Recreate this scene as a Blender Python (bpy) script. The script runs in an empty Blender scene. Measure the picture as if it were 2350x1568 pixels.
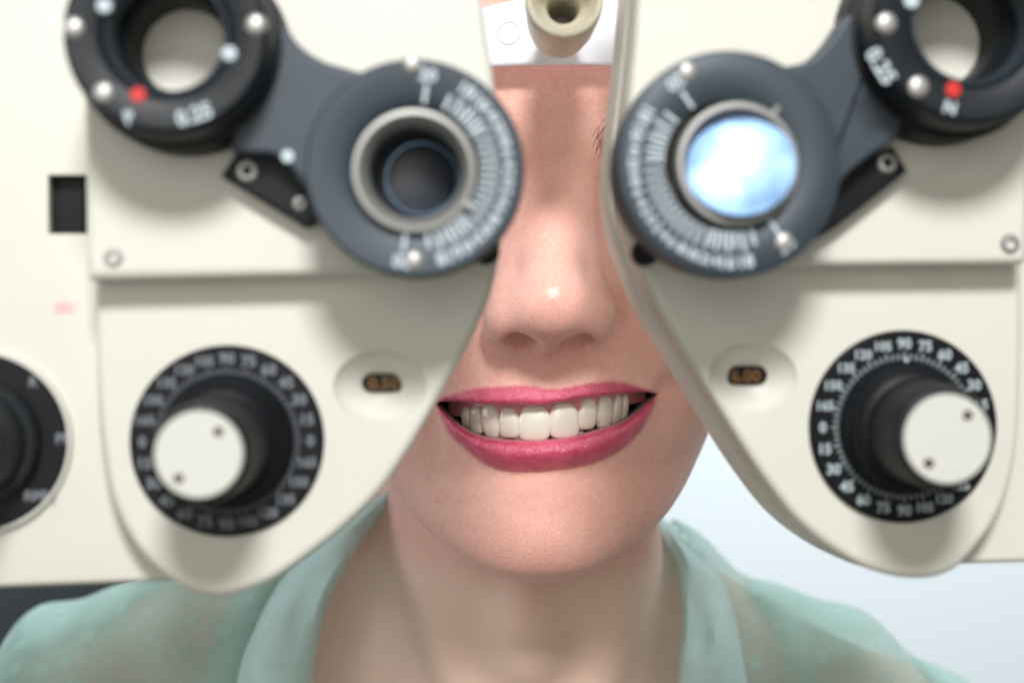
import bpy, bmesh, math, random
import numpy as np
from mathutils import Vector, Matrix

random.seed(7)
np.random.seed(7)
SC = bpy.context.scene
COL = SC.collection
PI = math.pi

# ---------------------------------------------------------------- camera
FOCUS = 0.428
K = 0.66047 / 2350.0                 # frame width at 1 m, per unit of a 2350-wide picture
CAM_Y = -0.43
cam = bpy.data.cameras.new('camera')
cam.sensor_width = 36.0
cam.lens = 36.0 / 0.66047
cam.clip_start = 0.01
cam.clip_end = 50.0
cam.dof.use_dof = True
cam.dof.focus_distance = FOCUS
cam.dof.aperture_fstop = 6.9
co = bpy.data.objects.new('camera', cam)
COL.objects.link(co)
co.location = (0, CAM_Y, 0)
co.rotation_euler = (PI / 2, 0, 0)
SC.camera = co

# ---------------------------------------------------------------- world and lamps
w = bpy.data.worlds.new('World')
SC.world = w
w.use_nodes = True
w.node_tree.nodes['Background'].inputs[0].default_value = (1.0, 0.985, 0.90, 1)
w.node_tree.nodes['Background'].inputs[1].default_value = 0.19


def area(name, loc, target, sx, sy, power, color):
    l = bpy.data.lights.new(name, 'AREA')
    l.shape = 'RECTANGLE'
    l.size, l.size_y = sx, sy
    l.energy = power
    l.color = color
    o = bpy.data.objects.new(name, l)
    COL.objects.link(o)
    o.location = loc
    o.rotation_euler = (Vector(target) - Vector(loc)).to_track_quat('-Z', 'Y').to_euler()
    return o


KEY = (0.05, -0.92, 0.64)
key = area('key_softbox', KEY, (0, -0.06, 0.0), 0.26, 0.22, 13.4, (0.99, 0.985, 1.0))
key.data.shape = 'ELLIPSE'
area('window_left', (-1.1, 0.0, 0.12), (0, 0.06, -0.08), 0.6, 0.8, 4.2, (0.84, 0.92, 1.0))
area('room_fill', (-0.16, -1.2, 0.12), (0, -0.05, 0), 0.9, 0.7, 4.0, (1.0, 0.97, 0.90))
area('ceiling_panel', (0.0, 0.42, 1.0), (0, 0.12, 0), 0.9, 0.5, 12.0, (0.97, 0.99, 1.0))
area('wall_lamp', (0.5, 0.55, 0.75), (0.25, 1.2, -0.25), 0.5, 0.3, 12.5, (0.93, 0.97, 1.0))

SC.view_settings.view_transform = 'Standard'
SC.view_settings.look = 'None'
SC.view_settings.exposure = 0.0
SC.view_settings.gamma = 1.0
SC.render.engine = 'CYCLES'
SC.cycles.use_denoising = True
SC.cycles.max_bounces = 10
SC.cycles.transparent_max_bounces = 16


# ---------------------------------------------------------------- materials
def mat(name, color, rough=0.5, metal=0.0, noise=0.0, nscale=60.0, bump=0.0, bscale=800.0, bdist=0.0002, coat=0.0,
        spec=0.5, rvar=0.0):
    m = bpy.data.materials.new(name)
    m.use_nodes = True
    nt = m.node_tree
    b = nt.nodes['Principled BSDF']
    b.inputs['Base Color'].default_value = (*color, 1)
    b.inputs['Roughness'].default_value = rough
    b.inputs['Metallic'].default_value = metal
    b.inputs['Specular IOR Level'].default_value = spec
    b.inputs['Coat Weight'].default_value = coat
    tc = nt.nodes.new('ShaderNodeTexCoord')
    if noise > 0 or rvar > 0:
        n = nt.nodes.new('ShaderNodeTexNoise')
        n.inputs['Scale'].default_value = nscale
        n.inputs['Detail'].default_value = 5
        nt.links.new(tc.outputs['Object'], n.inputs['Vector'])
        if noise > 0:
            mx = nt.nodes.new('ShaderNodeMix')
            mx.data_type = 'RGBA'
            mx.inputs[6].default_value = (*[c * (1 - noise) for c in color], 1)
            mx.inputs[7].default_value = (*[min(1, c * (1 + noise)) for c in color], 1)
            nt.links.new(n.outputs['Fac'], mx.inputs[0])
            nt.links.new(mx.outputs[2], b.inputs['Base Color'])
        if rvar > 0:
            mr = nt.nodes.new('ShaderNodeMapRange')
            mr.inputs[3].default_value = rough - rvar
            mr.inputs[4].default_value = rough + rvar
            nt.links.new(n.outputs['Fac'], mr.inputs[0])
            nt.links.new(mr.outputs[0], b.inputs['Roughness'])
    if bump > 0:
        n2 = nt.nodes.new('ShaderNodeTexNoise')
        n2.inputs['Scale'].default_value = bscale
        n2.inputs['Detail'].default_value = 3
        nt.links.new(tc.outputs['Object'], n2.inputs['Vector'])
        bp = nt.nodes.new('ShaderNodeBump')
        bp.inputs['Strength'].default_value = bump
        bp.inputs['Distance'].default_value = bdist
        nt.links.new(n2.outputs['Fac'], bp.inputs['Height'])
        nt.links.new(bp.outputs['Normal'], b.inputs['Normal'])
    return m


CREAM = (0.66, 0.65, 0.572)
M = {}
M['cream'] = mat('cream_paint', CREAM, 0.42, noise=0.04, nscale=40, bump=0.25, bscale=1500, bdist=0.0001, rvar=0.12)
def specks(m):
    nt = m.node_tree
    b = nt.nodes['Principled BSDF']
    src = b.inputs['Base Color'].links[0].from_socket
    tc = nt.nodes.new('ShaderNodeTexCoord')
    vo = nt.nodes.new('ShaderNodeTexVoronoi')
    vo.inputs['Scale'].default_value = 110
    nt.links.new(tc.outputs['Object'], vo.inputs['Vector'])
    sep = nt.nodes.new('ShaderNodeSeparateColor')
    nt.links.new(vo.outputs['Color'], sep.inputs[0])
    mr1 = nt.nodes.new('ShaderNodeMapRange')
    mr1.inputs[1].default_value, mr1.inputs[2].default_value = 0.0, 1.0
    mr1.inputs[3].default_value, mr1.inputs[4].default_value = -0.16, 0.06
    nt.links.new(sep.outputs[0], mr1.inputs[0])
    lt = nt.nodes.new('ShaderNodeMath')
    lt.operation = 'LESS_THAN'
    nt.links.new(vo.outputs['Distance'], lt.inputs[0])
    nt.links.new(mr1.outputs[0], lt.inputs[1])
    sc = nt.nodes.new('ShaderNodeMath')
    sc.operation = 'MULTIPLY'
    sc.inputs[1].default_value = 0.45
    nt.links.new(lt.outputs[0], sc.inputs[0])
    mx = nt.nodes.new('ShaderNodeMix')
    mx.data_type = 'RGBA'
    nt.links.new(sc.outputs[0], mx.inputs[0])
    nt.links.new(src, mx.inputs[6])
    mx.inputs[7].default_value = (0.30, 0.27, 0.20, 1)
    nt.links.new(mx.outputs[2], b.inputs['Base Color'])


specks(M['cream'])
M['cream_knob'] = mat('cream_plastic', (0.60, 0.60, 0.54), 0.45, noise=0.03, nscale=80)
M['ivory'] = mat('ivory_plastic', (0.62, 0.58, 0.46), 0.35, noise=0.05, nscale=120)
M['blue'] = mat('slate_anodised', (0.036, 0.051, 0.066), 0.5, metal=0.1, noise=0.12, nscale=90, bump=0.2, bscale=2500, bdist=0.00005)
M['dark'] = mat('dark_slate', (0.009, 0.012, 0.015), 0.48, spec=0.3, noise=0.15, nscale=90)
M['black'] = mat('black_plastic', (0.005, 0.006, 0.008), 0.46, spec=0.22, noise=0.2, nscale=90)
M['tube'] = mat('dark_tube', (0.04, 0.045, 0.054), 0.45)
M['matte'] = mat('matte_black', (0.006, 0.006, 0.008), 0.8)
M['steel'] = mat('steel', (0.50, 0.49, 0.46), 0.45, metal=0.7)
M['silver'] = mat('satin_aluminium', (0.36, 0.36, 0.34), 0.42, metal=0.5, noise=0.05, nscale=200)
M['white'] = mat('white_print', (0.50, 0.58, 0.62), 0.6)
M['mid'] = mat('pale_print', (0.40, 0.47, 0.48), 0.6)
M['dim'] = mat('grey_print', (0.17, 0.19, 0.21), 0.6)
M['red'] = mat('red_paint', (0.60, 0.025, 0.02), 0.5)
M['amber'] = mat('amber_print', (0.20, 0.095, 0.022), 0.5)
M['rust'] = mat('dark_hole', (0.05, 0.03, 0.025), 0.6)
M['wall'] = mat('wall_paint', (0.75, 0.825, 0.865), 0.8, noise=0.02, nscale=3, bump=0.1, bscale=300)
M['stand'] = mat('charcoal_column', (0.022, 0.032, 0.038), 0.5, noise=0.15, nscale=30)


def mat_side():
    m = M['cream'].copy()
    m.name = 'cream_paint_with_pink_mark'
    nt = m.node_tree
    b = nt.nodes['Principled BSDF']
    src = b.inputs['Base Color'].links[0].from_socket
    tc = nt.nodes.new('ShaderNodeTexCoord')
    c = LP(147, 708, -9)
    vm = nt.nodes.new('ShaderNodeVectorMath')
    vm.operation = 'SUBTRACT'
    vm.inputs[1].default_value = (c[0], 0, c[1])
    nt.links.new(tc.outputs['Object'], vm.inputs[0])
    v2 = nt.nodes.new('ShaderNodeVectorMath')
    v2.operation = 'MULTIPLY'
    v2.inputs[1].default_value = (1 / 0.0026, 0, 1 / 0.0017)
    nt.links.new(vm.outputs[0], v2.inputs[0])
    nz = nt.nodes.new('ShaderNodeTexNoise')
    nz.inputs['Scale'].default_value = 500
    nt.links.new(tc.outputs['Object'], nz.inputs['Vector'])
    v3 = nt.nodes.new('ShaderNodeVectorMath')
    v3.operation = 'LENGTH'
    nt.links.new(v2.outputs[0], v3.inputs[0])
    ad = nt.nodes.new('ShaderNodeMath')
    ad.operation = 'ADD'
    nt.links.new(v3.outputs['Value'], ad.inputs[0])
    nt.links.new(nz.outputs['Fac'], ad.inputs[1])
    mr = nt.nodes.new('ShaderNodeMapRange')
    mr.interpolation_type = 'SMOOTHSTEP'
    mr.inputs[1].default_value = 1.0
    mr.inputs[2].default_value = 1.7
    mr.inputs[3].default_value = 0.75
    mr.inputs[4].default_value = 0.0
    nt.links.new(ad.outputs[0], mr.inputs[0])
    mx = nt.nodes.new('ShaderNodeMix')
    mx.data_type = 'RGBA'
    nt.links.new(mr.outputs[0], mx.inputs[0])
    nt.links.new(src, mx.inputs[6])
    mx.inputs[7].default_value = (0.75, 0.38, 0.42, 1)
    nt.links.new(mx.outputs[2], b.inputs['Base Color'])
    return m


# ---------------------------------------------------------------- generic helpers
def tag(o, label=None, cat=None, group=None, kind=None):
    if label: o['label'] = label
    if cat: o['category'] = cat
    if group: o['group'] = group
    if kind: o['kind'] = kind
    return o


def empty(name, loc=(0, 0, 0), rz=0.0):
    o = bpy.data.objects.new(name, None)
    COL.objects.link(o)
    o.location = loc
    o.rotation_euler = (0, 0, rz)
    o.empty_display_size = 0.02
    return o


def obj(name, verts, faces, m, parent=None, smooth=40.0):
    me = bpy.data.meshes.new(name)
    me.from_pydata([tuple(map(float, v)) for v in verts], [], faces)
    me.materials.append(m)
    if smooth is not None:
        me.polygons.foreach_set('use_smooth', [True] * len(me.polygons))
        me.update()
        me.set_sharp_from_angle(angle=math.radians(smooth))
    me.update()
    o = bpy.data.objects.new(name, me)
    COL.objects.link(o)
    if parent is not None:
        o.parent = parent
    return o


def fix_normals(o):
    bm = bmesh.new()
    bm.from_mesh(o.data)
    bmesh.ops.recalc_face_normals(bm, faces=bm.faces)
    bm.to_mesh(o.data)
    bm.free()
    return o


def catmull(pts, n=6, closed=True):
    P = [np.array(p, float) for p in pts]
    N = len(P)
    out = []
    rng = range(N) if closed else range(N - 1)
    for i in rng:
        if closed:
            a, b, c, d = P[(i - 1) % N], P[i], P[(i + 1) % N], P[(i + 2) % N]
        else:
            a, b, c, d = P[max(i - 1, 0)], P[i], P[i + 1], P[min(i + 2, N - 1)]
        for k in range(n):
            t = k / n
            out.append(0.5 * (2 * b + (c - a) * t + (2 * a - 5 * b + 4 * c - d) * t * t + (3 * b - a - 3 * c + d) * t ** 3))
    if not closed:
        out.append(P[-1])
    return np.array(out)


def area2(p):
    x, y = p[:, 0], p[:, 1]
    return 0.5 * np.sum(x * np.roll(y, -1) - y * np.roll(x, -1))


def offset_poly(p, d):
    """inward offset (p counter-clockwise)"""
    e0 = p - np.roll(p, 1, 0)
    e1 = np.roll(p, -1, 0) - p
    e0 /= np.linalg.norm(e0, axis=1)[:, None] + 1e-12
    e1 /= np.linalg.norm(e1, axis=1)[:, None] + 1e-12
    n0 = np.stack([-e0[:, 1], e0[:, 0]], 1)
    n1 = np.stack([-e1[:, 1], e1[:, 0]], 1)
    n = n0 + n1
    ln = np.linalg.norm(n, axis=1)[:, None] + 1e-9
    n /= ln
    c = np.clip(np.sum(n * n0, 1), 0.5, 1)[:, None]
    return p + n * d / c


def plate(name, poly, h0, h1, bev, m, parent, back_bev=0.0, smooth=35):
    """prism of a closed outline in the instrument's own (x, z) plane, rounded towards the front"""
    p = np.array(poly, float)
    if area2(p) < 0:
        p = p[::-1]
    rings = []
    if back_bev > 0:
        for k in range(3):
            t = k / 3 * PI / 2
            rings.append((offset_poly(p, back_bev * (1 - math.sin(t))), h0 + back_bev * (1 - math.cos(t))))
        rings.append((p, h0 + back_bev))
    else:
        rings.append((p, h0))
    ns = 5
    if bev > 0:
        for k in range(ns + 1):
            t = k / ns * PI / 2
            rings.append((offset_poly(p, bev * (1 - math.cos(t))), h1 - bev * (1 - math.sin(t))))
    else:
        rings.append((p, h1))
    N = len(p)
    V, F = [], []
    for q, h in rings:
        V += [(a[0], -h, a[1]) for a in q]
    for r in range(len(rings) - 1):
        for i in range(N):
            j = (i + 1) % N
            F.append((r * N + i, r * N + j, (r + 1) * N + j, (r + 1) * N + i))
    F.append(tuple(range((len(rings) - 1) * N, len(rings) * N)))
    F.append(tuple(range(N))[::-1])
    o = obj(name, V, F, m, parent, smooth)
    for q in o.data.polygons:
        if len(q.vertices) > 4: q.use_smooth = False
    return o


SH = [0.0, 0.0, 0.0]     # lean of the axis: sideways and upward per unit of height, about the given height


def lathe(name, c, prof, m, parent, n=64, smooth=35, knurl=None):
    """revolve (radius, height) pairs about the instrument's forward axis through c = (x, z)"""
    V, F = [], []
    L = len(prof)
    for i in range(n):
        a = 2 * PI * i / n
        for r, h in prof:
            rr = r
            if knurl and r > knurl[0]:
                rr = r * (1 - knurl[1] * (i % 2))
            V.append((c[0] + SH[0] * (h - SH[2]) + rr * math.cos(a), -h, c[1] + SH[1] * (h - SH[2]) + rr * math.sin(a)))
    for i in range(n):
        j = (i + 1) % n
        for k in range(L - 1):
            F.append((i * L + k, j * L + k, j * L + k + 1, i * L + k + 1))
    o = obj(name, V, F, m, parent, smooth)
    bm = bmesh.new()
    bm.from_mesh(o.data)
    bmesh.ops.remove_doubles(bm, verts=bm.verts, dist=1e-7)
    bmesh.ops.recalc_face_normals(bm, faces=bm.faces)
    bm.to_mesh(o.data)
    bm.free()
    o.data.set_sharp_from_angle(angle=math.radians(smooth))
    return o


def boolean(o, cutter, keep=False):
    md = o.modifiers.new('cut', 'BOOLEAN')
    md.operation = 'DIFFERENCE'
    md.object = cutter
    md.solver = 'EXACT'
    dg = bpy.context.evaluated_depsgraph_get()
    me = bpy.data.meshes.new_from_object(o.evaluated_get(dg))
    o.modifiers.clear()
    old = o.data
    o.data = me
    bpy.data.meshes.remove(old)
    me.set_sharp_from_angle(angle=math.radians(30))
    cm = cutter.data
    bpy.data.objects.remove(cutter)
    bpy.data.meshes.remove(cm)


_text = {}


def text_mesh(s):
    if s not in _text:
        cu = bpy.data.curves.new('t', 'FONT')
        cu.body = s
        cu.align_x = 'CENTER'
        cu.align_y = 'CENTER'
        cu.resolution_u = 2
        cu.offset = 0.035
        o = bpy.data.objects.new('t', cu)
        COL.objects.link(o)
        bpy.context.view_layer.update()
        dg = bpy.context.evaluated_depsgraph_get()
        me = bpy.data.meshes.new_from_object(o.evaluated_get(dg))
        V = np.array([v.co[:2] for v in me.vertices])
        V -= (V.max(0) + V.min(0)) / 2
        F = [tuple(p.vertices) for p in me.polygons]
        bpy.data.objects.remove(o)
        bpy.data.curves.remove(cu)
        bpy.data.meshes.remove(me)
        _text[s] = (V, F)
    return _text[s]


class Print:
    """flat print collected into one mesh, in the instrument's plane at height h"""
    def __init__(self): self.V, self.F = [], []
    def text(self, s, x, z, size, ang, h):
        V, F = text_mesh(s)
        b = len(self.V)
        ca, sa = math.cos(ang), math.sin(ang)
        for a, c in V * size:
            self.V.append((x + a * ca - c * sa, -h, z + a * sa + c * ca))
        self.F += [tuple(i + b for i in f) for f in F]
    def bar(self, x, z, ang, r0, r1, wid, h, thick=0.00006):
        b = len(self.V)
        ca, sa = math.cos(ang), math.sin(ang)
        for hh in (h - thick, h + thick):
            for r, s in ((r0, -1), (r1, -1), (r1, 1), (r0, 1)):
                self.V.append((x + r * ca - s * wid / 2 * sa, -hh, z + r * sa + s * wid / 2 * ca))
        self.F += [(b + 4, b + 5, b + 6, b + 7), (b, b + 3, b + 2, b + 1)] + [(b + i, b + (i + 1) % 4, b + 4 + (i + 1) % 4, b + 4 + i) for i in range(4)]
    def build(self, name, m, parent): return obj(name, self.V, self.F, m, parent, None)


# ---------------------------------------------------------------- the instrument's own frame
YAW = math.radians(5.5)
ORI = Vector((0, -0.085, 0))
CA, SA = math.cos(YAW), math.sin(YAW)


def LP(u, v, h_mm):
    """point of the instrument's plane h millimetres in front of its lower housing, as (x, z) in its own frame"""
    h = h_mm * 0.001
    r = Vector(((u - 1175) * K, 1, -(v - 784) * K))
    n = Vector((SA, -CA, 0))
    c = Vector((0, CAM_Y, 0))
    t = (h - (c - ORI).dot(n)) / r.dot(n)
    p = c + t * r
    return ((p - ORI).dot(Vector((CA, SA, 0))), p.z)


def LPs(pts, h): return [LP(u, v, h) for u, v in pts]


def mmpx(u, h):
    """metres per picture unit near column u at height h"""
    return LP(u + 1, 784, h)[0] - LP(u, 784, h)[0]


def world(x, h, z):
    return ORI + Vector((CA, SA, 0)) * x + Vector((SA, -CA, 0)) * h + Vector((0, 0, z))


def P3(u, v, y_mm):
    d = 430.0 + y_mm
    return np.array([(u - 1175) * K * d, y_mm, -(v - 784) * K * d])      # millimetres


# ================================================================ setting
wall = obj('wall', [(-3, 1.25, -1.5), (3, 1.25, -1.5), (3, 1.25, 2.2), (-3, 1.25, 2.2),
                    (-3, 1.35, -1.5), (3, 1.35, -1.5), (3, 1.35, 2.2), (-3, 1.35, 2.2)],
           [(0, 1, 2, 3), (4, 7, 6, 5), (0, 4, 5, 1), (3, 2, 6, 7), (0, 3, 7, 4), (1, 5, 6, 2)], M['wall'], None, None)
tag(wall, 'pale blue painted wall behind the patient', None, None, 'structure')


def rounded_rect(cx, cy, hx, hy, r, n=8):
    P = []
    for (sx, sy, a0) in ((1, 1, 0), (-1, 1, 90), (-1, -1, 180), (1, -1, 270)):
        for k in range(n + 1):
            a = math.radians(a0 + 90 * k / n)
            P.append((cx + sx * (hx - r) + r * math.cos(a), cy + sy * (hy - r) + r * math.sin(a)))
    return P


stand = empty('instrument_stand', (-0.30, 0.42, -0.9))
rr = rounded_rect(0, 0, 0.13, 0.07, 0.05)
V, F = [], []
for z in (0.0, 1.25):
    V += [(x, y, z) for x, y in rr]
n_ = len(rr)
F = [(i, (i + 1) % n_, n_ + (i + 1) % n_, n_ + i) for i in range(n_)] + [tuple(range(n_, 2 * n_)), tuple(range(n_))[::-1]]
obj('column', V, F, M['stand'], stand)
rr = rounded_rect(0, -0.02, 0.2, 0.2, 0.06)
V = [(x, y, -0.03) for x, y in rr] + [(x * 0.97, y * 0.97, 0.02) for x, y in rr]
F = [(i, (i + 1) % n_, n_ + (i + 1) % n_, n_ + i) for i in range(n_)] + [tuple(range(n_, 2 * n_)), tuple(range(n_))[::-1]]
obj('base', V, F, M['stand'], stand)
tag(stand, 'dark charcoal instrument column behind the shoulder in mint blouse', 'stand')

# ================================================================ phoropter
pho = empty('phoropter', ORI, YAW)
tag(pho, 'cream phoropter with black dials and slate prism rings in front of the face', 'phoropter')
LEFT_H = [(1085, -330), (1092, -120), (1102, 0), (1114, 80), (1128, 160), (1141, 250), (1152, 370), (1155, 470), (1150, 560),
          (1136, 640), (1114, 710), (1082, 780), (1040, 856), (985, 955), (925, 1055), (865, 1138), (790, 1212), (715, 1272),
          (635, 1328), (560, 1360), (497, 1372), (440, 1360), (380, 1326), (322, 1270), (278, 1200), (248, 1115), (230, 1000),
          (221, 860), (219, 700), (219, 500), (219, 200), (219, -100), (219, -330), (650, -330)]
RIGHT_H = [(1478, -330), (1474, -120), (1466, 0), (1457, 100), (1446, 200), (1434, 300), (1427, 390), (1433, 480), (1451, 560),
           (1482, 640), (1522, 722), (1582, 822), (1642, 922), (1702, 1020), (1764, 1112), (1830, 1195), (1905, 1258), (1985, 1304),
           (2060, 1326), (2120, 1330), (2165, 1322), (2205, 1300), (2240, 1262), (2285, 1200), (2322, 1110), (2340, 1000), (2346, 860),
           (2348, 700), (2348, 500), (2348, 200), (2348, -330), (1900, -330)]


def densify(p): return catmull(p, 5, True)


def screw(name, c, h, r, m, parent, hexed=True):
    prof = [(0, h - 0.0006 * (1 if hexed else 0)), (r * 0.45, h - 0.0006 * (1 if hexed else 0)), (r * 0.47, h + r * 0.32),
            (r * 0.8, h + r * 0.28), (r, h), (r, h - r * 0.6)]
    if not hexed:
        prof = [(0, h + r * 0.36), (r * 0.4, h + r * 0.34), (r * 0.75, h + r * 0.24), (r * 0.95, h + r * 0.06), (r, h - r * 0.3)]
    return lathe(name, c, prof, m, parent, 24)


def housing(side, pts, win_px, win_txt, slot_px, scoop_px):
    mm = 0.001
    front = LPs(densify(pts), 0)
    hs = plate('lens_housing', front, -14 * mm, 0.0, 1.9 * mm, M['cream'], pho, 0.8 * mm)
    back = plate('back_housing', offset_poly(np.array(front) if area2(np.array(front)) > 0 else np.array(front)[::-1], -0.5 * mm),
                 -30 * mm, -14.6 * mm, 1.2 * mm, M['cream'], pho, 1.0 * mm)
    # hollowed thumb recess round the power window
    c = LP(*scoop_px, 0)
    bm = bmesh.new()
    bmesh.ops.create_uvsphere(bm, u_segments=48, v_segments=32, radius=1.0)
    me = bpy.data.meshes.new('c')
    bm.to_mesh(me)
    bm.free()
    me.transform(Matrix.Translation((c[0], -4.2 * mm, c[1])) @ Matrix.Diagonal((11.6 * mm, 9.2 * mm, 8.9 * mm, 1)))
    cut = bpy.data.objects.new('c', me)
    COL.objects.link(cut)
    cut.parent = pho
    bpy.context.view_layer.update()
    boolean(hs, cut)
    hs.data.polygons.foreach_set('use_smooth', [abs(q.normal.y) < 0.9999 for q in hs.data.polygons])
    # window pill with digits
    wc = LP(*win_px, -4.4)
    px = mmpx(win_px[0], -4.4)
    hw, hr = 50 * px, 22 * px
    pill = []
    for k in range(13):
        a = -PI / 2 + PI * k / 12
        pill.append((wc[0] + (hw - hr) + hr * math.cos(a), wc[1] + hr * math.sin(a)))
    for k in range(13):
        a = PI / 2 + PI * k / 12
        pill.append((wc[0] - (hw - hr) + hr * math.cos(a), wc[1] + hr * math.sin(a)))
    wn = plate('power_window', pill, -7 * mm, -4.1 * mm, 0.3 * mm, M['black'], hs)
    pr = Print()
    pr.text(win_txt, wc[0], wc[1], 4.0 * mm, 0, -4.03 * mm)
    pr.build('numerals', M['amber'], hs)
    return hs


hl = housing('l', LEFT_H, (880, 879), '0.50', None, (872, 888))
hr = housing('r', RIGHT_H, (1711, 862), '6.00', None, (1728, 868))

# upper cover plates, proud of the lens housings
LEFT_C = [(1094, -330), (1104, -60), (1117, 80), (1131, 160), (1143, 250), (1153, 370), (1156, 470), (1150, 560), (1141, 612), (1128, 624),
          (1000, 627), (700, 633), (230, 643), (207, 642), (199, 630), (197, 500), (194, 300), (190, 0), (186, -330), (650, -330)]
RIGHT_C = [(1478, -330), (1468, -60), (1456, 100), (1446, 200), (1436, 300), (1429, 390), (1435, 480), (1449, 545), (1462, 590), (1478, 612),
           (1600, 613), (1950, 610), (2330, 606), (2352, 605), (2360, 594), (2361, 450), (2364, 200), (2368, -330), (1900, -330)]


def lin_dense(p):
    out = []
    N = len(p)
    for i in range(N):
        a, b = np.array(p[i], float), np.array(p[(i + 1) % N], float)
        k = max(1, int(np.linalg.norm(b - a) / 60))
        for j in range(k):
            out.append(a + (b - a) * j / k)
    return out


cl = plate('cover_plate', LPs(lin_dense(LEFT_C), 9), -0.001, 0.009, 0.0018, M['cream'], pho)
cr = plate('cover_plate', LPs(lin_dense(RIGHT_C), 9), -0.001, 0.009, 0.0018, M['cream'], pho)
screw('screw', LP(260, 592, 9), 0.009, 23 * mmpx(260, 9), M['silver'], cl)
screw('screw', LP(2318, 560, 9), 0.009, 23 * mmpx(2318, 9), M['silver'], cr)

# side panels
M['side'] = mat_side()
SPL = LPs([(-420, -330), (520, -330), (520, 1328), (372, 1337), (0, 1351), (-300, 1363), (-420, 1340)], -9)
spl = plate('side_panel', LPs(lin_dense([(-420, -330), (520, -330), (520, 1331), (372, 1337), (0, 1351), (-300, 1363), (-400, 1345), (-420, 1300)]), -9),
            -0.029, -0.009, 0.0015, M['side'], pho)
spr = plate('side_panel', LPs(lin_dense([(2050, -330), (2760, -330), (2760, 1240), (2740, 1280), (2500, 1289), (2050, 1301)]), -9),
            -0.029, -0.009, 0.0015, M['cream'], pho)


def cut_box(o, pts, h0, h1):
    c = plate('c', LPs(pts, h1), h0, h1 + 0.004, 0, M['cream'], pho, smooth=None)
    bpy.context.view_layer.update()
    boolean(o, c)


cut_box(spl, [(91, 390), (184, 390), (184, 530), (91, 530)], -0.018, -0.009)
sl = plate('scale_wheel', LPs([(108, 400), (196, 396), (196, 545), (108, 541)], -14), -0.0175, -0.0135, 0.0006, M['black'], spl)


# ---- fillet between the side panels and lens housings comes from the rounded edges; now the axis dials
def axis_dial(c_px, r_px, cap_px, cap_r_px, left):
    u, v = c_px
    c = LP(u, v, 1)
    R = r_px * mmpx(u, 1)
    mm = 0.001
    d = lathe('axis_dial', c, [(0, 1.4 * mm), (R * 0.97, 1.4 * mm), (R, 0.9 * mm), (R, -0.6 * mm)], M['black'], pho, 128)
    # raised ring with the degree marks, then stepped knob
    ring = lathe('degree_ring', c, [(R * 0.70, 1.3 * mm), (R * 0.70, 2.2 * mm), (R * 0.685, 2.6 * mm), (R * 0.56, 6.5 * mm), (R * 0.53, 6.9 * mm),
                                    (R * 0.30, 6.9 * mm), (R * 0.3, 1.3 * mm)], M['black'], d, 128)
    capc = LP(cap_px[0], cap_px[1], 30)
    rc = cap_r_px * mmpx(cap_px[0], 30)
    cc = c
    kn = lathe('knob', cc, [(rc * 1.45, 6 * mm), (rc * 1.45, 10 * mm), (rc * 1.36, 11 * mm), (rc * 1.22, 11.6 * mm), (rc * 1.20, 13 * mm),
                            (rc * 1.17, 26 * mm), (rc * 1.09, 29.2 * mm), (rc * 1.0, 29.6 * mm), (0, 29.6 * mm)], M['black'], d, 128)
    cap = lathe('knob_cap', cc, [(rc * 0.99, 29.3 * mm), (rc * 0.985, 30.2 * mm), (rc * 0.95, 30.6 * mm), (0, 30.6 * mm)], M['cream_knob'], d, 96)
    for a in (50, 230):
        a = math.radians(a)
        lathe('cap_screw', (cc[0] + 0.68 * rc * math.cos(a), cc[1] + 0.68 * rc * math.sin(a)),
              [(0, 30.75 * mm), (rc * 0.10, 30.75 * mm), (rc * 0.115, 30.6 * mm)], M['rust'], d, 16)
    pr = Print()
    for k in range(24):
        a = math.radians(90 - 15 * k)
        val = (90 - 15 * k) % 180
        s = '0' if val == 0 else str(val)
        pr.text(s, c[0] + R * 0.865 * math.cos(a), c[1] + R * 0.865 * math.sin(a), 3.3 * mm if len(s) < 3 else 2.9 * mm, 0, 1.5 * mm)
    pr.build('numerals', M['dim'] if left else M['mid'], d)
    tk = Print()
    for k in range(72):
        a = 2 * PI * k / 72
        big = k % 3 == 0
        tk.bar(c[0], c[1], a, R * 0.70, R * (0.775 if big else 0.755), R * 0.016, 1.5 * mm)
    tk.build('tick_marks', M['dim'] if left else M['mid'], d)
    # knurled skirt: raised teeth on the cone
    V, F = [], []
    for k in range(72):
        a = 2 * PI * (k + 0.5) / 72
        b = len(V)
        for (r, h) in ((R * 0.69, 2.5 * mm), (R * 0.60, 5.3 * mm)):
            for s in (-1, 1):
                for lift in (-0.1 * mm, 0.45 * mm):
                    x, z = r * math.cos(a) - s * R * 0.012 * math.sin(a), r * math.sin(a) + s * R * 0.012 * math.cos(a)
                    V.append((c[0] + x, -(h + lift), c[1] + z))
        F += [(b, b + 2, b + 3, b + 1), (b + 4, b + 5, b + 7, b + 6), (b + 1, b + 3, b + 7, b + 5), (b, b + 1, b + 5, b + 4), (b + 2, b + 6, b + 7, b + 3), (b, b + 4, b + 6, b + 2)]
    fix_normals(obj('knurling', V, F, M['dark'], d, None))
    if not left:
        ix = Print()
        ix.bar(c[0], c[1], math.radians(171), R * 0.50, R * 0.64, R * 0.04, 7.0 * mm, 0.0002)
        ix.build('index_line', M['silver'], d)
        screw('index_pin', (c[0], c[1] + R * 0.68), 2.6 * mm, R * 0.035, M['white'], d, False)
    return d


SH[:] = [-0.105, -0.03, 0.0014]
axis_dial((521, 1013), 223, (455, 1047), 104, True)
SH[:] = [-0.035, -0.035, 0.0014]
axis_dial((2074, 980), 215, (2180, 1010), 102, False)

SH[:] = [-0.08, 0.0, -0.0075]
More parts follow.
